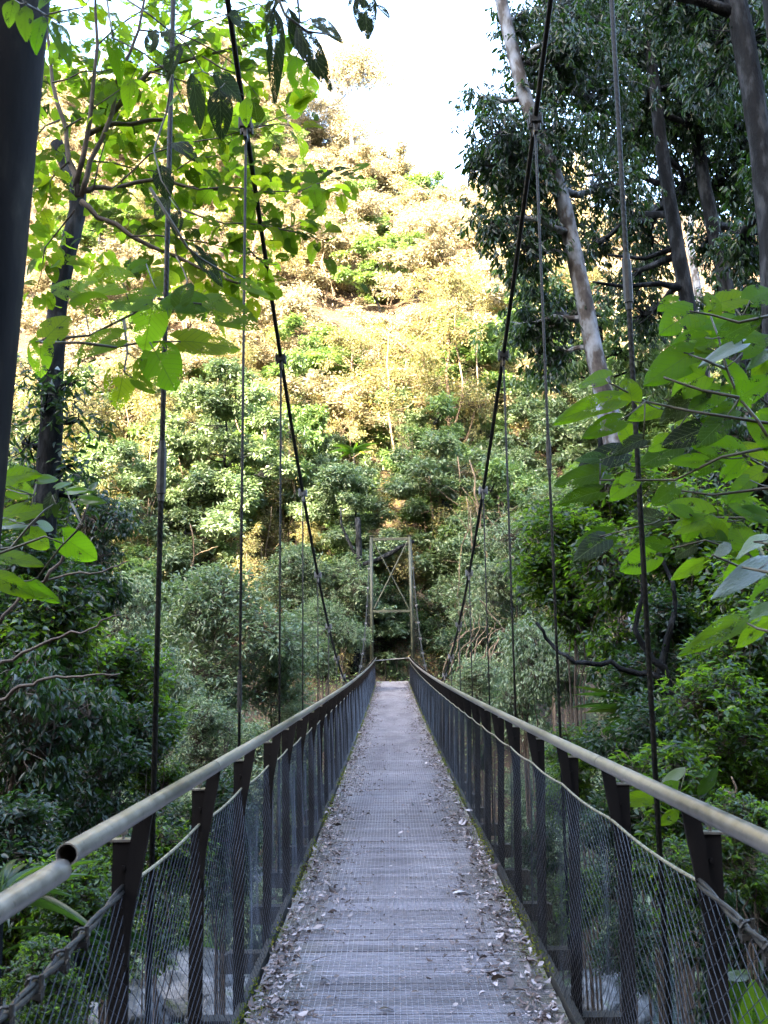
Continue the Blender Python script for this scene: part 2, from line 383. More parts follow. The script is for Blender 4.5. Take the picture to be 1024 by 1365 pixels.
for k in range(int(1.36/P_)):
    x = BX-.67+k*P_+.003; ph = rng.uniform(0, 6)
    mb.tube([(x+.002*math.sin(q*1.7+ph), YA+q*.6, sag(YA+q*.6)+.0055) for q in range(int((YB-YA)/.6)+1)], .0016, 3, False)
mb.build('deck_mesh', M_mesh, bridge)
for s in (-1, 1):
    mb = MB(); yy = [YA+q*1.0 for q in range(43)]
    for a, b_ in zip(yy[:-1], yy[1:]):
        if b_ > YB: break
        mb.box((BX+s*(HW+.028), (a+b_)/2, sag((a+b_)/2)-.035), (.035, 1.003, .11))
    mb.build('edge_beam', M_beam, bridge)
# posts, brackets, crossbeams
SP = .95; Y0 = 2.5; NP = 39
RL, RH = .69, 1.185           # rail lateral and height
RXL, RXR = BX-RL, BX+.71
def railx(s): return RXL if s < 0 else RXR
def post_mesh():
    mb = MB()
    # an angle section: broad web facing along the bridge, flange on the outer side
    mb.box((0, 0, .50), (.050, .012, 1.17)); mb.box((.021, .022, .50), (.008, .032, 1.17))
    for z in (.30, .62, .80, 1.02): mb.tube([(-.006, -.014, z), (-.006, .010, z)], .007, 6)
    for z in (.02, .12): mb.tube([(-.02, -.016, z), (-.02, .012, z)], .009, 6)
    return mb.mesh('post')
def bracket_mesh():
    mb = MB()
    # curved blade from the post up and inwards to the underside of the rail
    o_ = [(-.012, .74), (-.004, .88), (-.012, .97), (-.022, 1.07), (-.036, 1.158)]
    i_ = [(-.082, 1.158), (-.070, 1.08), (-.050, .97), (-.034, .88), (-.026, .78)]
    mb.prism(o_+i_, (0, .010, 0), (0, -.014, 0), (1, 0, 0), (0, 0, 1))
    return mb.mesh('bracket')
def cleat_mesh():
    mb = MB(); mb.box((.008, .004, 1.089), (.062, .03, .006)); mb.box((.0, .004, 1.108), (.022, .016, .010)); mb.tube([(.0, .004, 1.09), (.0, .004, 1.125)], .005, 6)
    return mb.mesh('cleat')
pm, bm_, cm = post_mesh(), bracket_mesh(), cleat_mesh()
pm.materials.append(M_post); bm_.materials.append(M_post); cm.materials.append(M_galv)
for s in (-1, 1):
    for k in range(NP):
        y = Y0+k*SP
        po = bpy.data.objects.new('post', pm); COL.objects.link(po); po.parent = bridge
        po.location = (s*(.762 if s < 0 else .782), y, sag(y)); po.scale = (s, 1, 1); po.rotation_euler = (rng.uniform(-.008, .008), s*(.004 if s < 0 else .022)+rng.uniform(-.006, .006), 0)
        for me_, nm in ((bm_, 'bracket'), (cm, 'cleat')):
            br = bpy.data.objects.new(nm, me_); COL.objects.link(br); br.parent = po
cb = MB(); cb.box((0, 0, -.115), (2.0, .07, .10)); cb.box((0, 0, -.06), (1.96, .075, .008)); cbm = cb.mesh('crossbeam'); cbm.materials.append(M_beam)
for k in range(NP):
    o = bpy.data.objects.new('crossbeam', cbm); COL.objects.link(o); o.parent = bridge; o.location = (0, Y0+k*SP+.02, sag(Y0+k*SP))
# rails
def hollow(mb, pts, r, k=16, wall=.004):
    mb.tube(pts, r, k, False); mb.tube(pts[::-1], r-wall, k, False)
    m_ = len(pts)*k; n0 = len(mb.v)-2*m_
    for j in range(k):
        q = (j+1) % k
        # ring between outer start and inner end (both at pts[0])
        a = [mb.v[n0+j], mb.v[n0+q]]
    for end in (0, -1):
        p = Vector(pts[end]); ring_o = [mb.v[n0+(0 if end == 0 else (len(pts)-1)*k)+j] for j in range(k)]
        n = len(mb.v); mb.v += ring_o + [p+(v_-p)*((r-wall)/r) for v_ in ring_o]
        for j in range(k):
            q = (j+1) % k; mb.quad([n+j, n+q, n+k+q, n+k+j])
def rail_pts(x, a, b, dz=0):
    n = max(2, int((b-a)/.5)); return [(x, a+(b-a)*i/n, RH+sag(a+(b-a)*i/n)+dz-.0025*(a+(b-a)*i/n)) for i in range(n+1)]
for s, y0 in ((-1, 1.86), (1, 1.84)):
    x = railx(s)
    cuts = [y0, 3.36] + [3.36+6*i for i in range(1, 6)] + [39.4]
    for a, b_ in zip(cuts[:-1], cuts[1:]):
        mb = MB(); hollow(mb, rail_pts(x, a+(0 if a == y0 else .003), b_-.003), .0225, 20, .003); rr = mb.build('handrail', M_galv, bridge, True)
        if a != y0:
            mb = MB(); mb.tube(rail_pts(x, a-.012, a+.012), .0205, 16, False); mb.build('rail_joint', M_cable, rr)
    mb = MB(); hollow(mb, rail_pts(x+s*.012, -.9, 1.862, -.030), .0225, 20, .003); mb.build('handrail', M_galv, bridge, True)
# net rope, netting
def netx(s, y, t):              # t 0 at the deck, 1 at the rope
    wob = .012*math.sin(y*6.9+s) + .010*math.sin(y*3.1+2*s) + .006*math.sin(y*14)
    return BX + s*((HW+.012) + (.030)*t + wob*math.sin(PI*t))
def ropez(y):
    ph = ((y-Y0)/SP) % 1
    return RH - .21 + sag(y) - .0025*y - .014*4*ph*(1-ph)
for s in (-1, 1):
    mb = MB(); n = int((39.2-2.5)/.10)
    pts = [(netx(s, 2.5+i*.1, 1), 2.5+i*.1, ropez(2.5+i*.1)) for i in range(n+1)]
    mb.tube(pts, .0052, 6); rp = mb.build('net_rope', M_rope, bridge, True)
    # the doubled, clipped tail of the rope near the viewer
    mb = MB()
    a = Vector(pts[0]); b_ = Vector((BX+s*(HW+.035), 1.2, a.z-.03))
    for d in (-.006, .006):
        mb.tube([a.lerp(b_, t)+Vector((0, 0, d*math.cos(t*20)-.02*math.sin(PI*t)))+Vector((s*d*math.sin(t*20), 0, 0)) for t in np.linspace(0, 1, 26)], .006, 6)
    tl = mb.build('rope_tail', M_cable, bridge, True)
    for t in (.26, .36, .47, .58, .74):
        mb = MB(); c = a.lerp(b_, t)+Vector((0, 0, -.02*math.sin(PI*t)))
        mb.tube([c+Vector((.017*math.cos(an), .004*math.sin(an*2), .017*math.sin(an))) for an in np.linspace(0, 2*PI, 12)], .0045, 6)
        mb.box(c+Vector((0, 0, -.016)), (.034, .02, .012)); mb.tube([c+Vector((.013, 0, -.03)), c+Vector((.013, 0, .022))], .005, 6); mb.tube([c+Vector((-.013, 0, -.03)), c+Vector((-.013, 0, .022))], .005, 6)
        mb.build('rope_clip', M_cable, tl)
    mb = MB(); p = .062; n = int((40.6-1.2)/p)
    for sg in (1, -1):
        for i in range(n):
            u0 = 1.2-(1.3 if sg > 0 else -.1)+i*p; pp = []
            for q in range(15):
                t = q/14; yy = u0+sg*t*1.3
                if yy < 1.2 or yy > 39.4: continue
                z0 = sag(yy)-.01; z1 = ropez(yy) if yy > 2.4 else RH-.235+sag(yy)
                pp.append((netx(s, yy, t)+sg*.001, yy, z0+(z1-z0)*t))
            if len(pp) < 2: continue
            mb.tube(pp, .00115, 3, False)
    mb.build('wire_netting', M_net, bridge)
# main cables, clamps, hangers
def strand(mb, pts, r, k=8): mb.tube(pts, r, k)
cx = {-1: BX-.93, 1: BX+.93}
mc, nt, b = newmat('wire_rope'); b.inputs['Metallic'].default_value = .1; b.inputs['Roughness'].default_value = .6; b.inputs['Specular IOR Level'].default_value = .15
n1 = noise(nt, 8, 5); nt.links.new(ramp(nt, [(.3, (.012, .012, .011)), (.6, (.028, .027, .022)), (.8, (.05, .05, .038))], n1), b.inputs['Base Color'])
wv = nt.nodes.new('ShaderNodeTexWave'); wv.inputs['Scale'].default_value = 22; wv.bands_direction = 'DIAGONAL'
tc = nt.nodes.new('ShaderNodeTexCoord'); nt.links.new(tc.outputs['Object'], wv.inputs[0]); bump(nt, wv.outputs['Fac'], .5, .003, b.inputs['Normal'])
def clamp(mb, c, sc=1):
    for dy in (-.035, .035):
        mb.box(c+Vector((0, dy, 0)), (.075*sc, .028, .06*sc))
        for dx in (-.045, .045): mb.tube([c+Vector((dx*sc, dy, -.045*sc)), c+Vector((dx*sc, dy, .05*sc))], .009*sc, 6)
    mb.box(c+Vector((0, 0, -.065*sc)), (.022, .07, .07))
for s in (-1, 1):
    x = cx[s]; yn, yf = 2.1, 40.2
    mb = MB(); mb.tube([(x, yn+(yf-yn)*i/60, cabz(yn+(yf-yn)*i/60)) for i in range(61)], .0165, 8); ca = mb.build('main_cable', mc, bridge, True)
    mb = MB(); mb.tube([(x, yn, cabz(yn)), (x+s*.2, -2.5, 3.2), (x+s*.4, -9, -1)], .0165, 8); mb.build('back_stay', mc, bridge, True)
    for k in range(0, 20):
        y = Y0+SP*(1+2*k)
        if y > 39: break
        zt = cabz(y); zb = sag(y)-.07
        r = .0105 if k == 0 else (.0085 if k < 3 else .007)
        if zt > sag(y)+.35:
            mb = MB(); mb.tube([(x, y, zb-.05), (x, y, zt-.05)], r, 8)
            hg = mb.build('hanger', mc, bridge, True)
            tz = {(-1, 0): 2.25, (-1, 1): 1.32, (1, 0): 3.0, (1, 1): 2.7}.get((s, k), zb+.45)
            if tz < zt-.2:
                mb = MB(); mb.tube([(x, y, tz-.12), (x, y, tz-.09), (x, y, tz-.089), (x, y, tz+.089), (x, y, tz+.09), (x, y, tz+.12)], [r*1.3, r*1.3, r*1.8, r*1.8, r*1.3, r*1.3], 8); mb.build('turnbuckle', M_cable, hg)
            mb = MB(); clamp(mb, Vector((x, y, zt)), .8); mb.build('clamp', M_galvd if k > 2 else M_cable, hg)
        else:
            mb = MB(); mb.tube([(x, y, min(zb, zt)-.03), (x, y, max(zt, zb)+.02)], .007, 6); hg = mb.build('hanger', mc, bridge, True)
            mb = MB(); clamp(mb, Vector((x, y, zt)), .8); mb.build('clamp', M_galvd, hg)
# towers
def tower_far():
    y = 40.2; z0 = -.3; top = .12+6.45
    xl, xr = BX-.90, BX+.92; xlt, xrt = BX-.86, BX+.86
    t = empty('far_tower', (0, 0, 0), '', ''); del t['label']; del t['category']; t.parent = bridge
    for a, b_ in ((xl, xlt), (xr, xrt)):
        mb = MB(); mb.tube([(a, y, z0), (b_, y, top)], .075, 12); mb.box((b_, y, top+.02), (.2, .2, .03)); mb.build('leg', M_olive, t, True)
    for zz, e in ((top-.12, .1), (3.22, -.02)):
        f = (zz-z0)/(top-z0)
        mb = MB(); mb.box(((xl+xr)/2, y, zz), ((xrt-xlt)+e, .10, .13 if e > 0 else .11)); mb.build('crossbeam', M_olive, t)
    for sg in (1, -1):
        mb = MB(); mb.tube([(BX-sg*.78, y-.05*sg, 3.32), (BX+sg*.76, y-.05*sg, top-.25)], .032, 8); mb.build('brace', M_olive, t)
    return t
tf = tower_far()
def tower_near():
    t = bpy.data.objects.new('near_tower', None); COL.objects.link(t); t.parent = bridge
    Z = 2.1; r = .09
    a, b_ = P(17, 0, Z), P(-51, 690, Z); d = (a-b_)/(a[2]-b_[2])
    foot = b_+d*(0-b_[2]); top = b_+d*(7.35-b_[2])
    mb = MB(); mb.tube([foot, b_, a, top], r, 24); mb.build('leg', M_pylon, t, True)
    a2 = P(1021+51, 30, Z); f2 = Vector((2*BX-foot[0]+.02, Z, 0)); d2 = (Vector(a2)-f2)/(a2[2]); top2 = f2+d2*7.35
    mb = MB(); mb.tube([f2, f2.lerp(top2, .5), top2], r, 24); mb.build('leg', M_pylon, t, True)
    for zz in (5.1, 7.2):
        l_ = foot+d*zz; r_ = f2+d2*zz; mb = MB(); mb.tube([Vector(l_), r_], .06, 12); mb.build('crossbeam', M_pylon, t, True)
    return t
tn = tower_near()
# parts directly under the Empty tower groups must be at most two levels down: bridge > tower > leg
# end barrier beyond the far tower
bar = MB(); yb = 42.0; z0 = .1
for x in (-.82, -.30, .22, .74): bar.tube([(BX+x, yb, z0-.1), (BX+x, yb, z0+.95+(.05 if x > 0 else 0))], .022, 8)
bar.build('barrier_post', M_post, bridge)
bar = MB(); bar.tube([(BX-.78, 39.4, z0+.97), (BX-.82, 40.9, z0+.96), (BX-.84, yb, z0+.93), (BX+.76, yb, z0+1.04), (BX+.80, 40.9, z0+1.0), (BX+.8, 39.4, z0+.98)], .026, 10)
bar.build('barrier_rail', M_galvd, bridge, True)
bar = MB(); bar.box((BX, 41.6, z0-.06), (1.9, 1.4, .1)); bar.build('end_landing', M_beam, bridge)
for ch in bridge.children:
    if ch.type == 'MESH' and ch.name.split('.')[0] not in ('post', 'crossbeam'): ch.matrix_parent_inverse = Matrix.Translation(-bridge.location)
for t in (tf, tn): t.matrix_parent_inverse = Matrix.Translation(-bridge.location)

# ------------------------------------------------------------------ litter and moss on the deck
nr = np.random.default_rng(3)
def litter(n_edge, n_mid):
    ys_ = np.concatenate([1.5+38*nr.random(n_edge)**1.9, 1.5+38*nr.random(n_mid)**1.7])
    s = nr.choice([-1, 1], n_edge)
    dens = .06+.05*np.sin(ys_[:n_edge]*1.3+s)+.05*np.sin(ys_[:n_edge]*3.7+2*s)
    xe = BX + s*(HW-.03-np.abs(nr.normal(0, 1, n_edge))*np.clip(dens+.08, .035, .26))
    xm = BX + nr.uniform(-HW+.04, HW-.04, n_mid)
    x = np.concatenate([xe, xm]); n = len(x)
    z = np.array([sag(v) for v in ys_]) + .010 + nr.random(n)*.006
    z[:n_edge] += nr.random(n_edge)*.022*np.clip(1-(HW-np.abs(xe-BX))/.25, 0, 1)
    an = nr.uniform(0, 2*PI, n); L = np.clip(nr.lognormal(-3.55, .42, n), .012, .085); L[n_edge:] *= .62
    d = np.stack([np.cos(an), np.sin(an), nr.normal(0, .22, n)], -1)
    nm = norm(np.stack([nr.normal(0, .35, n), nr.normal(0, .35, n), np.ones(n)], -1))
    return np.stack([x, ys_, z], -1), d, nm, L, n
pos, d, nm, L, n = litter(15000, 3000)
lt = stamp('leaf_litter', T_LAN, pos, d, nm, L, L*nr.uniform(.35, .6, n), nr.random(n), LM['litter'], None, curl=nr.uniform(-2.5, 2.5, n))
tag(lt, 'dry curled fallen leaves heaped along both edges of the footbridge deck', 'leaf litter', kind='stuff')
tw = MB(); rt_ = random.Random(9)
for i in range(150):
    y = 2+30*rt_.random()**1.8; x = BX+rt_.choice((-1, 1, 1, -1, rt_.uniform(-1, 1)))*rt_.uniform(.35, HW-.06); a = rt_.uniform(0, 6.28); l = rt_.uniform(.04, .16)
    p = Vector((x, y, sag(y)+.014)); d_ = Vector((math.cos(a)*l, math.sin(a)*l, rt_.uniform(0, .01)))
    if abs(x+d_.x-BX) > HW: continue
    tw.tube([p, p+d_*.5+Vector((rt_.uniform(-.01, .01), rt_.uniform(-.01, .01), .004)), p+d_], [.002, .0017, .001], 4)
o = tw.build('twig_litter', M_twig); tag(o, 'thin broken twigs scattered among the fallen leaves on the deck', 'twigs', kind='stuff')
n = 14000
yy = 2.2+36*nr.random(n)**1.5; s = nr.choice([-1, 1], n)
keep = (np.sin(yy*2.3+s*1.7)+np.sin(yy*5.1+s)+nr.normal(0, .4, n)) > -.3; yy, s = yy[keep], s[keep]; n = len(yy)
off = np.abs(nr.normal(0, .045, n))
pos = np.stack([BX+s*(HW+.02-off), yy, np.array([sag(v) for v in yy])+.012+np.clip(.03-off, 0, .03)*nr.random(n)*1.6], -1)
ms = stamp('moss', T_DIA, pos, norm(nr.normal(0, 1, (n, 3))+[0, 0, .8]), norm(nr.normal(0, 1, (n, 3))), nr.uniform(.01, .022, n), .01, nr.random(n), M_moss)
tag(ms, 'green and yellow moss growing in patches along the deck edges', 'moss', kind='stuff')
BIG = [((603, 1183), .15, 'palelitter', 'large bleached grey leaf lying right of the middle of the deck'),
       ((548, 1317), .05, 'litter', 'small amber brown leaf on the front of the deck right of centre'),
       ((505, 1340), .07, 'litter', 'dark curled leaf on the wire mesh near the bottom of the photo'),
       ((457, 1180), .05, 'litter', 'narrow dark leaf left of the middle of the deck'),
       ((560, 1207), .05, 'litter', 'small nearly black leaf just below the large bleached leaf')]
for (px, py), L_, mk, lab in BIG:
    z = 0; p = P(px, py, 1); dd = p-EYE; t = (0.012-.17*.2-EYE[2])/dd[2]; p = EYE+dd*t; p[2] = sag(p[1])+.016
    o = stamp('fallen_leaf', T_OVATE, [[0, 0, 0]], [[1, .3, .05]], [[0, .1, 1]], L_, L_*.45, np.array([.9 if mk != 'litter' else (.35 if 'amber' in lab else .02)]), LM[mk]); o.location = p
    tag(o, lab, 'fallen leaf')
# ------------------------------------------------------------------ vegetation
RND = np.random.default_rng(11)
def unit(n, g): return norm(g.normal(0, 1, (n, 3)))
def bend(a, b, n, g, amp):
    """a crooked line from a to b"""
    a = np.array(a, float); b = np.array(b, float); L = np.linalg.norm(b-a); t = np.linspace(0, 1, n)[:, None]
    off = np.cumsum(g.normal(0, 1, (n, 3)), 0); off = off-t*off[-1]
    return a+(b-a)*t+off*amp*L/n*np.sin(PI*t)**.5
STY = {
 #          leaves per clump, spread, droop, upness of the faces
 'rosette': (7, .55, -.15, 1.0), 'droop': (8, .7, -1.3, .25), 'spray': (9, 1.0, -.25, .9), 'loose': (6, 1.2, -.5, .4), 'round': (5, 1.3, -.45, .3)}
def clumps(blobs, per, style, L, g, shell=.5, flat=.75, ratio=.4, spread=None):
    """leaf clumps spread through squashed blobs (x, y, z, r); returns arrays for stamp()"""
    k, sp, droop, upn = STY[style]; cs, outs = [], []
    for (x, y, z, r) in blobs:
        n = max(4, int(per*r*r)); u = unit(n, g); rr = (shell+(1-shell)*g.random(n)**.7)
        lump = 1+.22*np.sin(u[:, 0]*5+x)*np.cos(u[:, 1]*6+z)+.12*g.normal(0, 1, n)
        p = u*(r*rr*lump)[:, None]; p[:, 2] *= flat
        cs.append(p+[x, y, z]); outs.append(u)
    c = np.concatenate(cs); o = np.concatenate(outs); N = len(c)
    pos = np.repeat(c, k, 0); out = np.repeat(o, k, 0); n = N*k
    d = unit(n, g); d[:, 2] = d[:, 2]*.45
    d = norm(d)+out*.45; d[:, 2] += droop
    d = norm(d)
    s = L*(spread or sp)
    pos = pos + d*s*g.uniform(.05, .7, n)[:, None] + g.normal(0, s*.35, (n, 3))
    nm = np.stack([g.normal(0, .55, n), g.normal(0, .55, n), np.full(n, upn)], -1)+out*.5
    l = L*g.uniform(.6, 1.25, n)
    tone = np.repeat(np.clip(g.normal(.42, .2, N), 0, 1), k)
    rnd = np.clip(tone+g.normal(0, .14, n), 0, 1)
    return pos, d, norm(nm), l, l*ratio*g.uniform(.8, 1.2, n), rnd, c
TM = {'dia': T_DIA, 'lan': T_LAN, 'round': T_ROUND, 'ovate': T_OVATE, 'heart': T_HEART}
def wood(mb, trunk, radii, blobs, cl, g, twigs=.3, k=8, limb=.35, tw=.012):
    tr = [Vector(p) for p in trunk]; mb.tube(tr, radii, k, True, .07, random.Random(2))
    for (x, y, z, r) in blobs:
        c = Vector((x, y, z)); best = None
        for i in range(len(tr)-1):
            for t in (0, .5):
                q = tr[i].lerp(tr[i+1], t); rad = radii[i]+(radii[i+1]-radii[i])*t
                cost = (c-q).length+(1.5*max(0, q.z-c.z+.1*r))
                if best is None or cost < best[0]: best = (cost, q, rad)
        _, q, rad = best; r0 = min(rad*.6, .03+.03*(c-q).length)*limb/.35
        pts = bend(q, c, 6, g, .35); mb.tube([Vector(p) for p in pts], np.linspace(r0, r0*.4, 6), 5, False)
        near = cl[np.linalg.norm(cl-[x, y, z], axis=1) < r*1.25]
        m = int(len(near)*twigs); m = min(m, 60)
        for j in g.permutation(len(near))[:m]:
            a = pts[g.integers(3, 6)]; pp = bend(a, near[j], 4, g, .4); mb.tube([Vector(p) for p in pp], [r0*.3+tw*.3, tw*.8, tw*.6, tw*.4], 3, False)
def tree_meshes(kind, g, H, CR, leafL, per, style, tm, mat, bark, ratio=.4, nb=9, flat=.75, shell=.4, trunkr=.12, low=.45, multi=1):
    """a prototype standing at the origin"""
    root = bpy.data.objects.new('proto', None)
    mbw = MB(); blobs = []
    for i in range(nb):
        a = g.uniform(0, 2*PI); rr = CR*g.uniform(.1, .75)*(1 if i else 0); f = i/max(1, nb-1)
        zz = H*(low+(.93-low)*(1-f**1.2)); rr *= (.35+.65*math.sin(PI*min(1, .12+f*.8)))
        if nb >= 20: rr = CR*g.uniform(.15, 1.0)*(1 if i else 0); zz += g.normal(0, .07*H)
        blobs.append((rr*math.cos(a)*1.15, rr*math.sin(a)*1.15, zz, CR*(g.uniform(.15, .40) if nb >= 20 else g.uniform(.26, .46))*(1.15 if nb < 14 else 1)))
    pos, d, nm, l, wd, rnd, cl = clumps(blobs, per, style, leafL, g, shell, flat, ratio)
    for m_ in range(multi):
        off = np.array([g.normal(0, .25*CR), g.normal(0, .25*CR), 0]) if m_ else np.zeros(3)
        trk = bend(off*.3-[0, 0, 1.0], np.array([blobs[0][0], blobs[0][1], H*.86])+off, 9, g, .22); trk = np.concatenate([[trk[0]-[.2, .1, 14]], trk])
        wood(mbw, trk, [trunkr*(1.5 if m_ == 0 else .9)]+list(np.linspace(trunkr, trunkr*.3, 9)*(1 if m_ == 0 else .6)), blobs if m_ == 0 else blobs[::3], cl, g, .22)
    w_ = mbw.mesh('trunk'); w_.materials.append(bark)
    co = stamp('crown', TM[tm], pos, d, nm, l, wd, rnd, mat); c_ = co.data; bpy.data.objects.remove(co)
    return w_, c_
def place(name, meshes, loc, s, rz, label, cat, group, sz=1.0, lift=0):
    t = empty(name, loc, label, cat, group); t.rotation_euler = (0, 0, rz); t.scale = (s, s, s*sz)
    for nm, me in zip(('trunk', 'crown') if cat == 'tree' else ('stems', 'foliage'), meshes):
        o = bpy.data.objects.new(nm, me); COL.objects.link(o); o.parent = t; o.location = (0, 0, lift/(s*sz))
    return t
g = RND
PRO = {}
for i in range(3):
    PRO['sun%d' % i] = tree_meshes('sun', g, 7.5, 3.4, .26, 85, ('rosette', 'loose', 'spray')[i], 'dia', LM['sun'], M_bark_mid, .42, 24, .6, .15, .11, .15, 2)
for i in range(3):
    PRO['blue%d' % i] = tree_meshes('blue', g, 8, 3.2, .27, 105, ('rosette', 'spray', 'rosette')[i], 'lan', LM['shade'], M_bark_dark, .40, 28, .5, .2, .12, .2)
for i in range(2):
    PRO['mid%d' % i] = tree_meshes('mid', g, 8, 3.0, .25, 120, ('rosette', 'spray')[i], 'lan', LM['shade2'], M_bark_dark, .45, 28, .5, .2, .13, .22)
for i in range(3):
    PRO['olive%d' % i] = tree_meshes('olive', g, 9, 2.8, .17, 100, 'loose', 'dia', LM['olive'], M_bark_mid, .42, 24, .8, .15, .11, .15, 3)
PRO['gum'] = tree_meshes('gum', g, 15, 5.2, .26, 75, 'loose', 'dia', LM['sun'], M_bark_pale, .3, 13, .65, .4, .26, .45)

def gz(x, y): return float(height(x, y))
def stand(name, key, px, py, Z, rpx, label, cat='tree', group=None, hc=5.4, cr=3.1):
    """a plant whose crown centre shows at photo point (px,py) with a radius of rpx; its stem reaches the ground below"""
    p = P(px, py, Z); z0 = gz(p[0], p[1]); s = rpx*Z/F/cr
    if p[2]+rpx*Z/F > -.4 and Z < 39.5:                       # keep clear of the footbridge
        s = max(.12, min(s, (abs(p[0]-BX)-1.0)/cr/1.12))
    return place(name, PRO[key], (p[0], p[1], z0), s, g.uniform(0, 6.28), label, cat, group, 1.0, p[2]-hc*s-z0)

# --- the sunlit forest high on the far slope
cells = []
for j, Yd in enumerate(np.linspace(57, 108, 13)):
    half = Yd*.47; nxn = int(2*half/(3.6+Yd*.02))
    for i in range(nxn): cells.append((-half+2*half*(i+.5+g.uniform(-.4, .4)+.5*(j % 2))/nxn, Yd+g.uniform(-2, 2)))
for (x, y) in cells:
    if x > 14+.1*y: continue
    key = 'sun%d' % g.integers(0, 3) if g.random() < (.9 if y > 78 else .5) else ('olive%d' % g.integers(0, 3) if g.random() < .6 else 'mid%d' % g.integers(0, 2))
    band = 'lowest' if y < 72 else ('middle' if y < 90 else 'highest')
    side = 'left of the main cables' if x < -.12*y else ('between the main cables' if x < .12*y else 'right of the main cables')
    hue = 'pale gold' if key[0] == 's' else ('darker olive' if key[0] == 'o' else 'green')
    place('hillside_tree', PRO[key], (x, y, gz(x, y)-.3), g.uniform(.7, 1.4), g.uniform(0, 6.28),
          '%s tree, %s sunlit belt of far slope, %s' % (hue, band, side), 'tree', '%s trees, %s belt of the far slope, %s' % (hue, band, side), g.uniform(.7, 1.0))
# skyline gum with bare fork
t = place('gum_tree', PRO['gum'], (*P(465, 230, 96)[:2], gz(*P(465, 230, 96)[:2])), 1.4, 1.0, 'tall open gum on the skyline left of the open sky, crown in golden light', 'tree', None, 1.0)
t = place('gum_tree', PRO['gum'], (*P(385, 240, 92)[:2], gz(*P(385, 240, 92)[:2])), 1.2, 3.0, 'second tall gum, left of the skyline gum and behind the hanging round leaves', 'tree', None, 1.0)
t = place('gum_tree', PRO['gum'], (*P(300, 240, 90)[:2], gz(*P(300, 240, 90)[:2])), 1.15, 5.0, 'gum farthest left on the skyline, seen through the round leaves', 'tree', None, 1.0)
# bare limb reaching into the sky
mb = MB(); q = [P(*a) for a in ((478, 232, 92), (490, 205, 92), (500, 180, 92), (520, 172, 92), (545, 165, 92), (578, 158, 92))]
mb.tube(q, [.28, .24, .16, .11, .07, .03], 6)
q2 = [P(*a) for a in ((497, 184, 92), (505, 165, 92), (508, 150, 92), (514, 140, 92))]; mb.tube(q2, [.16, .13, .09, .05], 6)
q3 = [P(*a) for a in ((478, 300, 92), (480, 260, 92), (478, 232, 92))]; mb.tube(q3, [.35, .3, .28], 6)
o = mb.build('dead_tree', M_bark_mid, None, True); tag(o, 'bare forked brown tree leaning towards the open sky on the skyline', 'tree')

# --- trees of the shaded lower far slope, each placed where the photo shows its crown
FAR = [
 ('blue0', 300, 560, 46, 75, 'rounded bright blue-green crown left of centre, in front of the gold slope'),
 ('mid0', 312, 640, 47, 45, 'smaller green crown just below the rounded blue-green crown left of centre'),
 ('olive0', 598, 465, 54, 88, 'domed green crown under the gold slope, between the right cables and the centre'),
 ('olive0', 470, 520, 58, 70, 'thin yellow-green tree with several stems at the centre, above the far tower'),
 ('olive1', 190, 560, 50, 85, 'grey-green tree with dark slanting limbs behind the left first hanger'),
 ('olive2', 395, 590, 54, 55, 'sparse olive tree behind the left main cable'),
 ('blue1', 480, 670, 46, 60, 'layered pale tree directly above the left leg of the far tower'),
 ('blue2', 590, 655, 48, 75, 'layered pale tree above and right of the far tower'),
 ('blue0', 640, 745, 45, 60, 'pale layered tree right of the far tower top beam'),
 ('blue1', 700, 640, 50, 65, 'pale green tree between the two right hangers'),
 ('blue2', 735, 570, 56, 65, 'grey-green tree at the foot of the leaning pale trunk'),
 ('blue1', 250, 690, 44, 75, 'broad blue-grey crown left of the second left hanger'),
 ('blue2', 190, 650, 44, 60, 'blue-grey crown half hidden behind the first left hanger'),
 ('mid1', 130, 620, 46, 55, 'green crown just right of the dark left trunk'),
 ('olive0', 545, 560, 60, 60, 'olive tree under the domed green crown'),
 ('olive2', 660, 540, 60, 60, 'olive brown tree behind the right main cable'),
 ('blue0', 560, 600, 54, 50, 'small pale crown in the middle, below the domed green crown'),
 ('mid0', 640, 590, 55, 50, 'green crown left of the second right hanger, mid height'),
 ('olive1', 330, 760, 43, 50, 'thin olive tree with lit stems left of centre, above the rail'),
 ('mid0', 180, 790, 40, 60, 'dull green crown low behind the first left hanger'),
 ('blue1', 800, 560, 52, 70, 'pale tree behind the broad leaves on the right'),
 ('blue0', 90, 560, 54, 70, 'pale crown behind the dark left trunk'),
 ('mid1', 700, 470, 62, 65, 'green crown behind the hanging foliage at right centre'),
 ('olive0', 620, 640, 52, 45, 'thin stemmed tree between the right cables'),
 ('blue2', 420, 655, 50, 45, 'small pale crown just left of the left main cable'),
 ('sun0', 860, 420, 70, 80, 'yellow lit tree glimpsed between the right trunks'),
 ('sun1', 790, 380, 76, 80, 'yellow lit tree behind the upper right foliage'),
 ('sun2', 700, 400, 78, 70, 'yellow lit tree right of the open centre, high up'),
 ('sun0', 940, 480, 66, 70, 'yellow lit tree at far right, behind the slim trunks'),
 ('mid0', 900, 560, 50, 80, 'green tree behind the broad leaves at far right'),
 ('mid1', 1000, 480, 48, 80, 'green tree at the right edge behind the slim trunks'),
]
for k_, px, py, Z, s_, lab in FAR: stand('forest_tree', k_, px, py, Z, s_, lab)
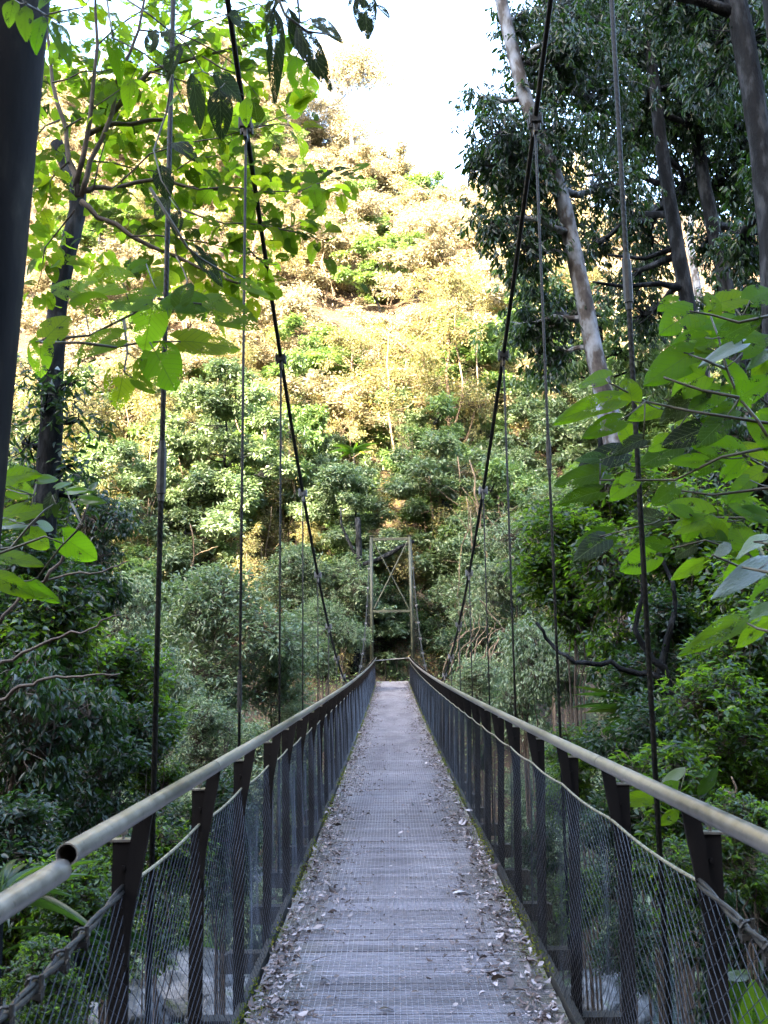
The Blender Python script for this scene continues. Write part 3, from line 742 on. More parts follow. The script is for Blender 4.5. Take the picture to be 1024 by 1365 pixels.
for i in range(120):
    y = 43.5+17*g.random()**1.1; x = g.uniform(-.44*y, .46*y)
    if abs(x) < 2.2 and y < 46: continue
    key = ('blue0', 'blue1', 'blue2', 'mid0', 'mid1', 'olive0', 'olive1', 'olive2')[g.integers(0, 8)]
    s_ = g.uniform(.5, .95); z_ = gz(x, y)
    sd_ = 'left' if x < 0 else 'right'; kn = 'olive' if key[0] == 'o' else ('pale blue-green' if key[0] == 'b' else 'green')
    place('understorey_tree', PRO[key], (x, y, z_), s_, g.uniform(0, 6.28), 'small %s tree packed low on shaded far slope, %s of tower' % (kn, sd_), 'tree', 'small %s trees low on the far slope, %s of the tower' % (kn, sd_), g.uniform(.8, 1.45), g.uniform(-4.2, -2.6)*s_)
# shrubs between bridge and far slope : leafy to the ground
for i in range(3):
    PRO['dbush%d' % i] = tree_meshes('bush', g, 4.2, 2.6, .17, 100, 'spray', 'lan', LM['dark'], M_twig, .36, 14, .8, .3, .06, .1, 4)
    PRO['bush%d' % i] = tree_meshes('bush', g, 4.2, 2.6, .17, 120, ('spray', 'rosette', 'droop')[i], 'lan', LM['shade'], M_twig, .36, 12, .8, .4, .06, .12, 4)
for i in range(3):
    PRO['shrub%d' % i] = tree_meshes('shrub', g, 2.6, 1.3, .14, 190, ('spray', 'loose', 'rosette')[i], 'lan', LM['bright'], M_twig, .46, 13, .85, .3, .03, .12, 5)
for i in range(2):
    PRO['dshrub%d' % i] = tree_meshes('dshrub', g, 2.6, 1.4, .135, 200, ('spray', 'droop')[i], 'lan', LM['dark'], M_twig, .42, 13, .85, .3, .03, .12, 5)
BUSH = [
 ('bush0', 290, 860, 25, 105, 'large pale blue-green bush left of the bridge, above the left rail'),
 ('bush1', 365, 900, 27, 60, 'pale bush just above the left rail in front of the hangers'),
 ('bush0', 430, 850, 33, 65, 'pale feathery bush beside the left end of the far railing'),
 ('bush2', 220, 930, 20, 70, 'blue-green bush below the first left hanger'),
 ('bush1', 270, 990, 17, 60, 'dull bush just over the left handrail joint'),
 ('bush2', 150, 820, 34, 60, 'grey-green bush at the foot of the left slope'),
 ('bush0', 395, 780, 41, 55, 'grey-green bush left of the far tower on the bank'),
 ('bush1', 455, 800, 42, 55, 'pale bush directly left of the far tower leg'),
 ('bush1', 620, 830, 43, 65, 'dull bush right of the far tower on the dark bank'),
 ('bush2', 690, 800, 36, 60, 'green bush right of the far tower behind the hangers'),
 ('bush0', 740, 720, 34, 75, 'tall pale green bush behind the second right hanger'),
 ('bush2', 700, 900, 16, 75, 'bush of drooping shiny pale leaves just above the right rail'),
 ('bush2', 760, 880, 15, 55, 'second bush of drooping shiny leaves, right of the first, above the right rail'),
 ('bush1', 640, 930, 26, 50, 'dark bush below the right rail near the far end'),
 ('bush0', 560, 960, 30, 50, 'low bush in the gorge behind the right netting'),
 ('bush0', 400, 990, 26, 50, 'low bush in the gorge behind the left netting'),
]
BUSH += [  # dark bushes added to give the shaded overhang behind the far barrier
 ('dbush0', 520, 855, 44.3, 55, 'added shade-dark bush filling the opening of the far tower behind the barrier'),
 ('dbush1', 498, 825, 45, 55, 'added shade-dark bush behind the lower cross beam of the far tower'),
 ('dbush2', 548, 830, 45, 55, 'added shade-dark bush behind the right leg of the far tower'),
 ('dbush0', 590, 870, 43.5, 50, 'added shade-dark bush on the bank right of the far tower foot'),
 ('dbush2', 505, 897, 43.2, 30, 'added low shade-dark bush just behind the end barrier, left part'),
 ('dbush1', 535, 897, 43.2, 30, 'added low shade-dark bush just behind the end barrier, right part'),
 ('dbush1', 450, 870, 43.5, 50, 'added shade-dark bush on the bank left of the far tower foot'),
 ('dbush2', 520, 790, 47, 45, 'added shade-dark foliage seen between the cross beams of the far tower'),
 ('dbush1', 640, 880, 38, 55, 'added shade-dark bush under the bare twigs right of the far tower')]
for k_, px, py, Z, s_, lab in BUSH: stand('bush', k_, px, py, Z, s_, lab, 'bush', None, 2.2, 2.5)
NEAR = [
 ('dshrub0', 20, 1180, 4.6, 110, 'dark shrub filling the left edge below the handrail'),
 ('shrub1', 60, 1260, 4.2, 100, 'green leaves low at the left edge behind the clipped rope'),
 ('dshrub1', 120, 1180, 6.5, 100, 'dark shrub behind the open end of the left handrail'),
 ('dshrub1', 1000, 1240, 4.0, 110, 'dark shrub at the bottom right, behind the nearest right post'),
 ('shrub2', 900, 1090, 5.0, 100, 'green shrub right behind the right rail, between its two nearest posts'),
 ('dshrub0', 820, 1130, 6.0, 90, 'dark shrub behind the right netting at the rail joint'),
 ('shrub0', 1010, 940, 5.5, 120, 'tall green shrub at the right edge reaching above the rail'),
 ('dshrub1', 900, 960, 9, 110, 'dark undergrowth below the arching branches on the right'),
 ('shrub0', 760, 760, 10, 85, 'leafy bright green shrub rising behind the second right hanger'),
 ('shrub1', 850, 800, 9, 105, 'tall green shrub behind the first right hanger'),
 ('shrub2', 820, 690, 11, 90, 'green shrub under the broad leaves on the right'),
 ('shrub0', 930, 760, 8, 115, 'dense green shrub at right, level with the far tower'),
 ('dshrub0', 900, 880, 7.5, 90, 'dark shrub around the strap-leaved plant on the right'),
 ('shrub1', 990, 850, 7, 110, 'green shrub at the right edge, above the rail'),
 ('dshrub1', 990, 650, 10, 110, 'dark tall shrub behind the broad leaves at the right edge'),
 ('shrub2', 960, 980, 5.2, 90, 'low green shrub above the right end of the handrail'),
 ('dshrub0', 860, 1010, 6, 80, 'dark shrub behind the right rail joint'),
 ('shrub0', 760, 1030, 7.5, 80, 'green shrub showing through the right netting'),
 ('dshrub1', 720, 1130, 6.5, 70, 'dark shrub low behind the right netting'),
 ('shrub1', 900, 1180, 3.6, 110, 'small leaved shrub behind the nearest right post'),
 ('shrub2', 990, 1130, 3.4, 110, 'small leaved shrub at the right edge, under the handrail'),
 ('dshrub0', 840, 1260, 4.2, 90, 'dark shrub low behind the second right post'),
 ('shrub0', 770, 1200, 5.4, 80, 'green sprays between the right posts'),
 ('shrub1', 90, 900, 8, 110, 'tangled shrub with bright green leaves left of the first hanger'),
 ('dshrub0', 40, 820, 8, 110, 'dark shrub at the left edge'),
 ('dshrub1', 30, 1000, 6, 120, 'black-green shrub at the left edge above the handrail'),
 ('shrub2', 160, 940, 9.5, 90, 'green shrub left of the first hanger near the rail'),
 ('dshrub0', 150, 1030, 7, 90, 'dark shrub just above the left handrail'),
 ('shrub0', 200, 1000, 10, 60, 'small bright shrub behind the first left hanger'),
 ('shrub1', 50, 700, 11, 90, 'green shrub behind the dark left trunk'),
 ('dshrub1', 120, 740, 13, 80, 'dark shrub right of the left trunk'),
 ('shrub0', 110, 1230, 3.7, 100, 'small leaved shrub below the left handrail'),
 ('shrub2', 60, 1320, 3.0, 110, 'low shrub in the bottom left corner'),
 ('dshrub0', 290, 1110, 8, 80, 'dark shrub behind the second left post'),
 ('shrub1', 210, 1180, 6, 80, 'green shrub behind the left netting'),
 ('bush1', 300, 1170, 12, 70, 'pale shrub by the creek behind the left netting'),
 ('bush0', 740, 1180, 11, 70, 'pale shrub by the creek behind the right netting'),
 ('dshrub1', 640, 1010, 13, 70, 'dark shrub behind the middle of the right netting'),
 ('dshrub0', 400, 1050, 13, 70, 'dark shrub behind the middle of the left netting'),
]
for k_, px, py, Z, s_, lab in NEAR:
    c_ = (2.2, 2.5) if k_[0] == 'b' else (1.4, 1.35)
    stand('shrub', k_, px, py, Z, s_, lab, 'shrub', None, *c_)

for i in range(90):
    y = 9+28*g.random(); sd = g.choice([-1, 1]); x = sd*g.uniform(2.2, .5*y+2); s_ = g.uniform(.45, .85)*(.5+.02*y)
    s_ = min(s_, (abs(x)-1.1)/2.9); z_ = gz(x, y)
    top = z_ + 4.0*s_
    key = ('bush0', 'bush1', 'bush2')[g.integers(0, 3)] if y > 15 else ('shrub0', 'dshrub0', 'dshrub1', 'shrub1', 'shrub2')[g.integers(0, 5)]
    if abs(x) < (7.5 if x < 0 else 5.5) and 6.0 < y < 19.5: continue
    if y <= 15: s_ = min(1.6*s_+.3, (abs(x)-1.1)/1.5)
    kn = 'blue-green' if key[0] == 'b' else ('green' if key[0] == 's' else 'dark green'); dd = 'nearer' if y < 20 else 'farther'
    place('gorge_bush', PRO[key], (x, y, z_-.1), max(.2, s_), g.uniform(0, 6.28), '%s bush in the gorge thicket, %s half, %s of the bridge' % (kn, dd, 'left' if sd < 0 else 'right'), 'bush', '%s gorge bushes, %s half, %s side' % (kn, dd, 'left' if sd < 0 else 'right'))

# --- custom trees, skeletons laid along the trunks the photo shows
def custom(name, label, trunk, bark, blobs, style, L, per, mat, tm='lan', ratio=.38, flat=.9, shell=.15, twigs=.3, limbs=(), tw=.010, spread=None, cat='tree', k=10):
    pts = [P(a, b_, Z) for a, b_, Z, r in trunk]; rad = [r for *_, r in trunk]
    base = pts[-1]; root = empty(name, (base[0], base[1], base[2]), label, cat)
    # smooth the trunk by Catmull-Rom
    PP, RR = [], []
    for i in range(len(pts)-1):
        p0, p1, p2, p3 = pts[max(i-1, 0)], pts[i], pts[i+1], pts[min(i+2, len(pts)-1)]
        for t in np.linspace(0, 1, 5)[:-1]:
            PP.append(.5*((2*p1)+(-p0+p2)*t+(2*p0-5*p1+4*p2-p3)*t*t+(-p0+3*p1-3*p2+p3)*t**3)); RR.append(rad[i]+(rad[i+1]-rad[i])*t)
    PP.append(pts[-1]); RR.append(rad[-1])
    bl = [(*P(a, b_, Z), r) for a, b_, Z, r in blobs]
    mb = MB(); cl = np.zeros((0, 3))
    if bl: pos, d, nm, l, wd, rnd, cl = clumps(bl, per, style, L, g, shell, flat, ratio, spread)
    wood(mb, PP, RR, bl, cl, g, twigs, k, tw=tw)
    for lm in limbs:
        q = [P(a, b_, Z) for a, b_, Z, r in lm]; mb.tube(q, [r for *_, r in lm], 6)
    mb.build('trunk' if cat == 'tree' else 'stem', bark, root, True)
    if bl: stamp('crown' if cat == 'tree' else 'leaves', TM[tm], pos, d, nm, l, wd, rnd, mat, root)
    settle(root); return root
# leaning pale trunk with hanging dark foliage
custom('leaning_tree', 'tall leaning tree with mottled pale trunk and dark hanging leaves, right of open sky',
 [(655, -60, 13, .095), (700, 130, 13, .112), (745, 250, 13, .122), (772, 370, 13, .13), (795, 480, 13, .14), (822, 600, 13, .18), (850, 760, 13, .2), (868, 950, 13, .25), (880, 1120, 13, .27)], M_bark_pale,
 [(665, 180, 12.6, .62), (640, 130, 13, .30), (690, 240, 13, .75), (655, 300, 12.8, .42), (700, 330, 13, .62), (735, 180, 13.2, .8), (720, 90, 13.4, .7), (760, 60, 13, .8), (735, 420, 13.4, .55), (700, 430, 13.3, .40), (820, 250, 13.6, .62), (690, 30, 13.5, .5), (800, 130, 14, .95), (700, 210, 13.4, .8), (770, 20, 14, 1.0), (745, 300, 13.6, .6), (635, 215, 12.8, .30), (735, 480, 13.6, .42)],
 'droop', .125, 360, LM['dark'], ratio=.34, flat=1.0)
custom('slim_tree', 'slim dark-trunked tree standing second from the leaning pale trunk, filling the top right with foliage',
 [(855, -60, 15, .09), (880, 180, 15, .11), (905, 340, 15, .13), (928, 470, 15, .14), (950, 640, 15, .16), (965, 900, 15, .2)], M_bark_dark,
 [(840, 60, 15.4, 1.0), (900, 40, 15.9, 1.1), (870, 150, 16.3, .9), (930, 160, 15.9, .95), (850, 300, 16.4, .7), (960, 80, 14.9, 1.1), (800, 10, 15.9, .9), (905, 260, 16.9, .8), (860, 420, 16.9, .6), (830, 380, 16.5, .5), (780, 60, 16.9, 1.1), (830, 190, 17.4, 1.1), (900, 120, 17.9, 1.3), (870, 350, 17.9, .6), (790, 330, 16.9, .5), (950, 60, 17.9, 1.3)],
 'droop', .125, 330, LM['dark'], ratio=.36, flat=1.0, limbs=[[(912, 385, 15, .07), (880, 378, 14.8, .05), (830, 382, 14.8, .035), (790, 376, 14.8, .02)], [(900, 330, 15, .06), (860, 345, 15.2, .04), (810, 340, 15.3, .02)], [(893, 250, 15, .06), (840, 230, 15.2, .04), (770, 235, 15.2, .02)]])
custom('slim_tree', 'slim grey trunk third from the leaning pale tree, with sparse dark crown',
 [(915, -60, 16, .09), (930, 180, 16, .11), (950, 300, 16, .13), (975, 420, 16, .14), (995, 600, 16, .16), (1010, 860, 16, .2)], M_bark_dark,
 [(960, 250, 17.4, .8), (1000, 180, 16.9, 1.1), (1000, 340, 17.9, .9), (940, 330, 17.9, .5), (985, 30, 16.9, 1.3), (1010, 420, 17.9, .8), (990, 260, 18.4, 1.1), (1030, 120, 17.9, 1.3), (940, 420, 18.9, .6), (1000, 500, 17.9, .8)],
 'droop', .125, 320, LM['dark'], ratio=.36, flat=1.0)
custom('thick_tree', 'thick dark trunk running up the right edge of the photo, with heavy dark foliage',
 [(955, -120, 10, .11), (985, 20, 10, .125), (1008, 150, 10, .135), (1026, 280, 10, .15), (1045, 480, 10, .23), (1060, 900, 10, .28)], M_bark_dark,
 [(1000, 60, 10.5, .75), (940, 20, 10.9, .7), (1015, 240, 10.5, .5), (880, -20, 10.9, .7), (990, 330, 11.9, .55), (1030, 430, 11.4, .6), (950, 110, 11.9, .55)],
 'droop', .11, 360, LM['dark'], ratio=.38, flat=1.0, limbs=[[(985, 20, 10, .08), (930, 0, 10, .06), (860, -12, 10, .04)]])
custom('pale_tree', 'distant white-barked trunk seen between the slim dark trunks at right',
 [(918, 140, 30, .08), (924, 250, 30, .10), (920, 320, 30, .12), (932, 400, 30, .14), (945, 560, 30, .2)], M_bark_pale, [(905, 150, 30, 1.3), (950, 190, 31, 1.3)], 'loose', .2, 40, LM['shade2'])
custom('young_tree', 'young green tree below the hanging foliage, right of the second right hanger',
 [(800, 430, 19, .04), (805, 520, 19, .06), (800, 640, 19, .08), (800, 860, 19, .1)], M_bark_dark,
 [(700, 370, 19, .7), (740, 400, 19, .8), (790, 420, 19, .8), (680, 440, 18, .6), (830, 470, 19, .8), (760, 480, 18, .7), (870, 490, 19, .8), (710, 500, 18.5, .5), (880, 440, 20, .7)], 'droop', .17, 120, LM['shade2'], ratio=.36)
# dark left trunk with small dark crown parts
custom('dark_trunk_tree', 'black-barked leaning tree on the left carrying small dark leaf tufts',
 [(75, 190, 8.5, .06), (104, 262, 8.5, .085), (92, 330, 8.5, .085), (78, 400, 8.5, .09), (72, 480, 8.5, .10), (66, 600, 8.5, .115), (52, 760, 8.5, .14), (40, 900, 8.5, .16), (30, 1100, 8.5, .2)], M_bark_dark,
 [(100, 510, 8.3, .26), (60, 540, 8.3, .28), (105, 560, 8.5, .25), (45, 500, 8.6, .22), (95, 620, 8.5, .3), (30, 590, 8.6, .4), (110, 660, 8.8, .25), (30, 760, 8.6, .4)], 'loose', .10, 230, LM['dark'], ratio=.32, flat=1, tw=.006)

# round-leaved tree at left : branches as in the photo, leaves hung along them
def leaves_on(paths, Z0, n, L0, g, box=None, jitter=.14, zj=.5):
    pts, dd = [], []
    for q in paths:
        q = np.array(q, float); seg = np.linalg.norm(np.diff(q, axis=0), axis=1); cs = np.concatenate([[0], np.cumsum(seg)])
        m = max(3, int(n*cs[-1])); t = cs[-1]*(.12+.88*g.random(m)**.75)
        for a in t:
            i = min(np.searchsorted(cs, a)-1, len(seg)-1); f = (a-cs[i])/seg[i]
            pts.append(q[i]+(q[i+1]-q[i])*f); dd.append((q[i+1]-q[i])/seg[i])
    pts = np.array(pts); dd = np.array(dd); n = len(pts)
    side = unit(n, g); d = dd*.5+side*.9; d[:, 2] -= .25; d = norm(d)
    pos = pts+d*np.abs(g.normal(0, jitter, n))[:, None]
    nm = np.stack([g.normal(0, .35, n), -.75+g.normal(0, .3, n), .55+g.normal(0, .35, n)], -1)
    return pts, pos, d, norm(nm)
def round_tree():
    g = np.random.default_rng(21); Z = 6.0
    main = [[(104, 262), (92, 215), (88, 170), (70, 110), (60, 20), (62, -80)], [(108, 262), (120, 215), (150, 150), (158, 95), (185, 40), (200, -60)],
            [(110, 255), (125, 250), (150, 252), (215, 238), (275, 252), (330, 255)], [(108, 268), (130, 290), (175, 315), (235, 342), (300, 372), (345, 385)],
            [(100, 250), (120, 160), (130, 60), (128, -40)], [(150, 150), (200, 95), (270, 75), (330, 60)], [(115, 180), (150, 165), (200, 160), (290, 155), (345, 142)]]
    fine = [[(240, 245), (290, 250), (345, 256), (400, 255), (445, 240)], [(400, 255), (420, 250), (455, 262)], [(345, 256), (380, 235), (420, 228), (462, 246)], [(360, 302), (400, 310), (440, 325)], [(330, 172), (370, 165), (395, 172)], [(330, 330), (350, 350), (370, 352)], [(245, 280), (300, 298), (360, 302), (395, 300), (425, 285)], [(125, 250), (140, 190), (170, 130)], [(150, 252), (200, 205), (250, 190), (330, 172), (385, 152)],
            [(215, 238), (260, 210), (300, 205)], [(175, 315), (250, 320), (300, 330), (350, 345)], [(270, 75), (320, 100), (350, 135)], [(185, 40), (240, 45), (300, 20), (350, 30)],
            [(200, 95), (250, 110), (300, 118)], [(70, 110), (110, 95), (160, 90)], [(130, 60), (180, 20), (240, -20)], [(60, 20), (110, 10), (150, -20)], [(88, 170), (130, 140), (180, 105)], [(240, 45), (290, 70), (330, 95)],
            [(235, 342), (230, 300), (210, 270)], [(300, 155), (310, 190), (340, 215), (400, 232)], [(92, 215), (60, 250), (50, 300)], [(80, 160), (50, 180), (45, 230)], [(100, 280), (60, 330), (45, 400)],
            [(300, 20), (345, 5), (390, 40), (398, 90)], [(235, 342), (250, 375), (235, 400)], [(120, 215), (180, 225), (240, 225), (290, 232)]]
    root = empty('round_leaved_tree', P(104, 262, 6), 'sapling at upper left with many heart-shaped bright green leaves glowing against the gold slope', 'tree')
    mb = MB(); W = []
    for i, q in enumerate(main+fine):
        zz = Z+(g.uniform(-.5, .7) if i >= len(main) else g.uniform(-.2, .3)); k = len(q)
        z_ = np.linspace(Z, zz, k)
        w = [P(a, b_, z) for (a, b_), z in zip(q, z_)]
        # refine
        ww = []
        for a, b_ in zip(w[:-1], w[1:]): ww += [a, (a+b_)/2+g.normal(0, .012, 3)]
        ww.append(w[-1]); W.append(ww)
        r0 = .022 if i < len(main) else .007
        mb.tube(ww, np.linspace(r0, r0*.35, len(ww)), 6, True)
    mb.build('branches', M_twig, root, True)
    base, pos, d, nm = leaves_on(W[len(main):]+W[2:4]+W[5:7]+W[:1], Z, 27, .16, g)
    n = len(pos); L = g.uniform(.06, .155, n)
    stamp('leaves', T_ROUND, pos, d, nm, L, L*g.uniform(.82, 1.0, n), g.random(n), LM['round'], root, True, curl=g.uniform(.2, 2.4, n))
    # fillers in the depth of the crown
    bl = [(*P(a, b_, z), r) for a, b_, z, r in ((110, 110, 6.8, .55), (190, 60, 7, .6), (70, 60, 6.8, .4), (180, 150, 7.2, .6), (270, 40, 7.4, .5), (250, 180, 7.4, .5), (70, 300, 7.4, .35), (170, 260, 7.2, .45), (330, 290, 7.2, .35), (230, 330, 7, .4), (300, 215, 7.2, .4), (330, 100, 7.5, .4), (60, 200, 7, .35), (140, 330, 7, .35), (330, 370, 7.2, .25))]
    pos, d, nm, l, wd, rnd, cl = clumps(bl, 75, 'round', .105, g, .1, 1.0, .9)
    nm = norm(nm+np.array([0, -1.0, .2]))
    stamp('inner_leaves', T_ROUND, pos, d, nm, l, wd, rnd, LM['round'], root, True)
    mb = MB()
    for k in range(0, len(base), 3): pass
    settle(root)
round_tree()

# sprays of large leaves close to the viewer; every leaf is laid by hand: base, tip (photo points), width px, material
def spray(name, label, Z, stems, leaves, cat='branch', tmpl='heart', seed=0, rr=.005):
    g = np.random.default_rng(seed); root = empty(name, P(*stems[0][0], Z), label, cat)
    mb = MB()
    for st in stems:
        w = [P(a, b_, Z+.12*math.sin(i*.9+a)) for i, (a, b_) in enumerate(st)]
        mb.tube(w, np.linspace(rr, rr*.5, len(w)), 6)
    S = np.array([p for st in stems for p in st], float)
    by = {}
    for lf in leaves:
        (bx, by_), (tx, ty), wpx, mt = lf[:4]; dz = g.uniform(-.08, .12); tilt = g.uniform(-.5, .5)
        a = P(bx, by_, Z+dz); b_ = P(tx, ty, Z+dz+g.uniform(-.25, .25)*abs(tx-bx)/100)
        by.setdefault(mt, []).append((a, b_, wpx*Z/F*1.02, tilt))
        i = np.argmin(np.hypot(S[:, 0]-bx, S[:, 1]-by_)); s_ = P(S[i, 0], S[i, 1], Z)
        mid = (np.array(s_)+a)/2+np.array([0, 0, -.004]); mb.tube([s_, mid, a], [rr*.5, rr*.35, rr*.4], 5)
    mb.build('stem', M_stem, root, True)
    for mt, ls in by.items():
        A = np.array([l[0] for l in ls]); B = np.array([l[1] for l in ls]); n = len(ls); d = B-A; L = np.linalg.norm(d, axis=1)
        tl = np.array([l[3] for l in ls])
        nm = norm(np.stack([tl*.5, np.full(n, -1.0), .3+tl*.5], -1))
        for i in range(n):
            stamp('leaf', TM[tmpl], A[i:i+1], d[i:i+1], nm[i:i+1], L[i], ls[i][2], np.array([g.random()]), LM[mt], root, True, curl=np.array([g.uniform(.5, 1.3)]))
    settle(root)
spray('eaten_leaf_branch', 'branch of large insect-eaten green leaves hanging in front of the gold slope, upper left', 2.6,
 [[(40, 456), (90, 450), (120, 447), (150, 432), (178, 418), (203, 400), (210, 390)], [(45, 456), (110, 457), (155, 463), (180, 458), (200, 456), (240, 455)], [(210, 398), (240, 402), (268, 405)], [(165, 425), (170, 470), (165, 495)], [(200, 250), (250, 330), (268, 345), (320, 375)]],
 [((164, 378), (86, 366), 52, 'holed'), ((203, 400), (140, 398), 48, 'holed'), ((140, 410), (94, 398), 40, 'holed'), ((268, 405), (340, 428), 58, 'holed'), ((268, 405), (205, 398), 46, 'big'),
  ((240, 455), (322, 458), 56, 'holed'), ((207, 468), (232, 518), 62, 'big'), ((203, 412), (190, 468), 54, 'holed'), ((160, 450), (94, 466), 46, 'holed'), ((168, 490), (150, 538), 56, 'holed'), ((62, 450), (92, 418), 44, 'round'),
  ((195, 352), (165, 358), 26, 'big'), ((262, 336), (302, 380), 26, 'darkbig'), ((180, 505), (208, 522), 26, 'round'), ((110, 395), (60, 370), 40, 'holed'), ((190, 480), (178, 505), 18, 'round'), ((240, 405), (250, 370), 34, 'round'),
  ((320, 378), (365, 390), 30, 'round'), ((55, 456), (52, 500), 36, 'holed')], 'branch', seed=2)
spray('upper_leaf_branch', 'cluster of drooping dark silhouetted leaves hanging from the top edge, left of the sky', 2.2,
 [[(350, -60), (368, -10), (380, 20), (410, 42), (440, 46)], [(400, -50), (396, -10), (400, 30)]],
 [((366, 8), (368, 118), 30, 'darkbig'), ((396, 36), (436, 106), 34, 'darkbig'), ((415, 24), (452, 46), 20, 'darkbig'), ((378, -20), (352, 14), 24, 'darkbig'), ((385, 10), (398, 60), 22, 'darkbig'), ((395, 75), (400, 126), 34, 'big'), ((350, -20), (385, -2), 22, 'darkbig')], 'branch', 'ovate', 5)
spray('top_leaf_pair', 'two dark leaves poking down from the top edge into the sky', 2.2, [[(495, -40), (497, -5), (503, 8)]],
 [((484, -12), (490, 47), 36, 'darkbig'), ((503, 6), (523, 24), 16, 'darkbig'), ((480, -8), (460, 4), 16, 'darkbig')], 'branch', 'ovate', 6)
spray('dark_leaf_branch', 'shaded twig with dark oval leaves crossing the first left hanger high up', 3.0,
 [[(140, -20), (200, 20), (250, 60), (270, 95), (300, 110)], [(140, -20), (150, 50), (190, 70), (230, 100), (250, 150)], [(230, 100), (222, 150), (205, 200), (215, 240), (240, 280)]],
 [((256, 98), (268, 168), 26, 'darkbig'), ((285, 98), (326, 132), 36, 'darkbig'), ((292, 118), (296, 178), 36, 'darkbig'), ((240, 60), (218, 95), 28, 'darkbig'), ((222, 55), (228, 34), 24, 'darkbig'), ((238, 130), (224, 138), 24, 'big'), ((175, 105), (170, 145), 26, 'big'),
  ((200, 70), (206, 34), 22, 'darkbig'), ((215, 220), (222, 262), 30, 'darkbig'), ((225, 262), (205, 290), 26, 'darkbig'), ((238, 280), (232, 310), 22, 'darkbig'), ((230, 190), (262, 205), 24, 'darkbig'), ((305, 20), (330, 30), 28, 'darkbig'),
  ((150, 30), (180, 50), 24, 'big'), ((245, 150), (248, 175), 28, 'big'), ((330, 130), (325, 165), 22, 'big'), ((150, 40), (160, 100), 26, 'big')], 'branch', 'ovate', 7, .004)
spray('leafy_twig', 'short twig with green leaves in front of the top of the left pylon', 1.8, [[(10, -30), (35, 5), (62, 20), (80, 30)]],
 [((20, 0), (8, 28), 26, 'round'), ((35, 8), (30, 45), 26, 'round'), ((58, 22), (40, 62), 30, 'big'), ((78, 30), (105, 15), 26, 'big'), ((70, 28), (92, 70), 28, 'big'), ((50, 10), (70, -12), 24, 'big')], 'branch', 'ovate', 15, .003)
spray('broad_leaf_plant', 'tall plant of broad bright green leaves on the right, in front of the slim trunks', 3.0,
 [[(1040, 610), (1010, 560), (985, 530), (968, 490), (958, 450), (945, 415)], [(985, 530), (935, 520), (890, 505), (860, 492)], [(968, 492), (940, 480), (912, 470)], [(1030, 595), (960, 610), (900, 640), (840, 640), (800, 640)], [(1030, 565), (920, 548), (860, 535), (812, 510)], [(1030, 420), (985, 430), (950, 420), (920, 415)], [(1030, 650), (950, 660), (880, 650)]],
 [((925, 415), (884, 436), 54, 'big'), ((958, 405), (1006, 388), 40, 'big'), ((965, 450), (1012, 420), 38, 'big'), ((925, 470), (864, 505), 52, 'big'), ((940, 500), (890, 525), 46, 'big'), ((936, 520), (880, 562), 40, 'darkbig'), ((808, 505), (768, 506), 40, 'big'), ((824, 532), (746, 552), 34, 'big'),
  ((828, 560), (780, 578), 30, 'big'), ((842, 535), (838, 500), 34, 'big'), ((805, 630), (744, 642), 34, 'big'), ((800, 655), (748, 668), 28, 'big'), ((800, 612), (764, 606), 26, 'big'), ((845, 640), (808, 662), 34, 'big'), ((880, 545), (840, 556), 26, 'big'), ((858, 585), (820, 600), 24, 'darkbig'), ((942, 570), (884, 592), 38, 'darkbig'),
  ((892, 585), (862, 598), 26, 'big'), ((965, 560), (932, 592), 34, 'big'), ((980, 545), (942, 552), 30, 'big'), ((940, 615), (898, 612), 22, 'big'), ((990, 458), (938, 480), 20, 'silver'), ((1024, 470), (1000, 486), 18, 'silver'), ((970, 490), (1012, 540), 36, 'big'), ((985, 530), (1030, 500), 38, 'big'), ((1010, 560), (1034, 600), 40, 'big'),
  ((950, 420), (950, 385), 30, 'big'), ((1000, 400), (1035, 380), 40, 'big'), ((905, 400), (880, 408), 28, 'big'), ((990, 610), (962, 640), 30, 'big'), ((940, 450), (900, 452), 30, 'big'), ((990, 470), (1030, 440), 34, 'big'), ((960, 520), (920, 545), 34, 'big'), ((900, 650), (870, 670), 26, 'big'), ((1000, 640), (975, 665), 30, 'big')], 'plant', 'heart', 8, .006)
gg = np.random.default_rng(77)
st_ = [[(1060, 700), (1000, 690), (930, 690), (860, 700), (800, 715)], [(1050, 560), (1000, 520), (960, 470), (930, 440)], [(1060, 800), (1000, 740), (940, 720), (880, 735)], [(1050, 640), (980, 600), (900, 590), (830, 600)], [(1050, 480), (1000, 440), (980, 410)]]
lv_ = []
for st in st_:
    for k in range(11):
        i = gg.integers(0, len(st)-1); f = gg.random(); bx = st[i][0]*(1-f)+st[i+1][0]*f; by_ = st[i][1]*(1-f)+st[i+1][1]*f
        a_ = gg.choice((-1, 1))*gg.uniform(.3, 1.5)+PI; l_ = gg.uniform(34, 66)
        lv_.append(((bx+8*math.cos(a_), by_+8*math.sin(a_)), (bx+(8+l_)*math.cos(a_), by_+(8+l_*.6)*math.sin(a_)), l_*.62, 'big' if gg.random() < .82 else 'darkbig'))
spray('broad_leaf_plant', 'second broad-leaved plant, darker and lower, behind the bright one on the right', 3.9, st_, lv_, 'plant', 'heart', 18, .006)
spray('pale_topped_leaf_branch', 'few long leaves with pale silvery tops entering at the right edge above the handrail', 2.4,
 [[(1060, 770), (1010, 760), (985, 755), (950, 740)], [(1060, 850), (1010, 838), (985, 825)], [(1060, 730), (1005, 722)]],
 [((946, 744), (894, 770), 22, 'big'), ((1030, 716), (968, 736), 26, 'silver'), ((1030, 742), (960, 788), 30, 'silver'), ((1000, 822), (926, 858), 28, 'big'), ((1032, 822), (972, 864), 24, 'big'), ((1036, 805), (992, 828), 22, 'silver'), ((974, 724), (954, 742), 16, 'silver'), ((1034, 770), (986, 800), 22, 'big')], 'branch', 'ovate', 9)
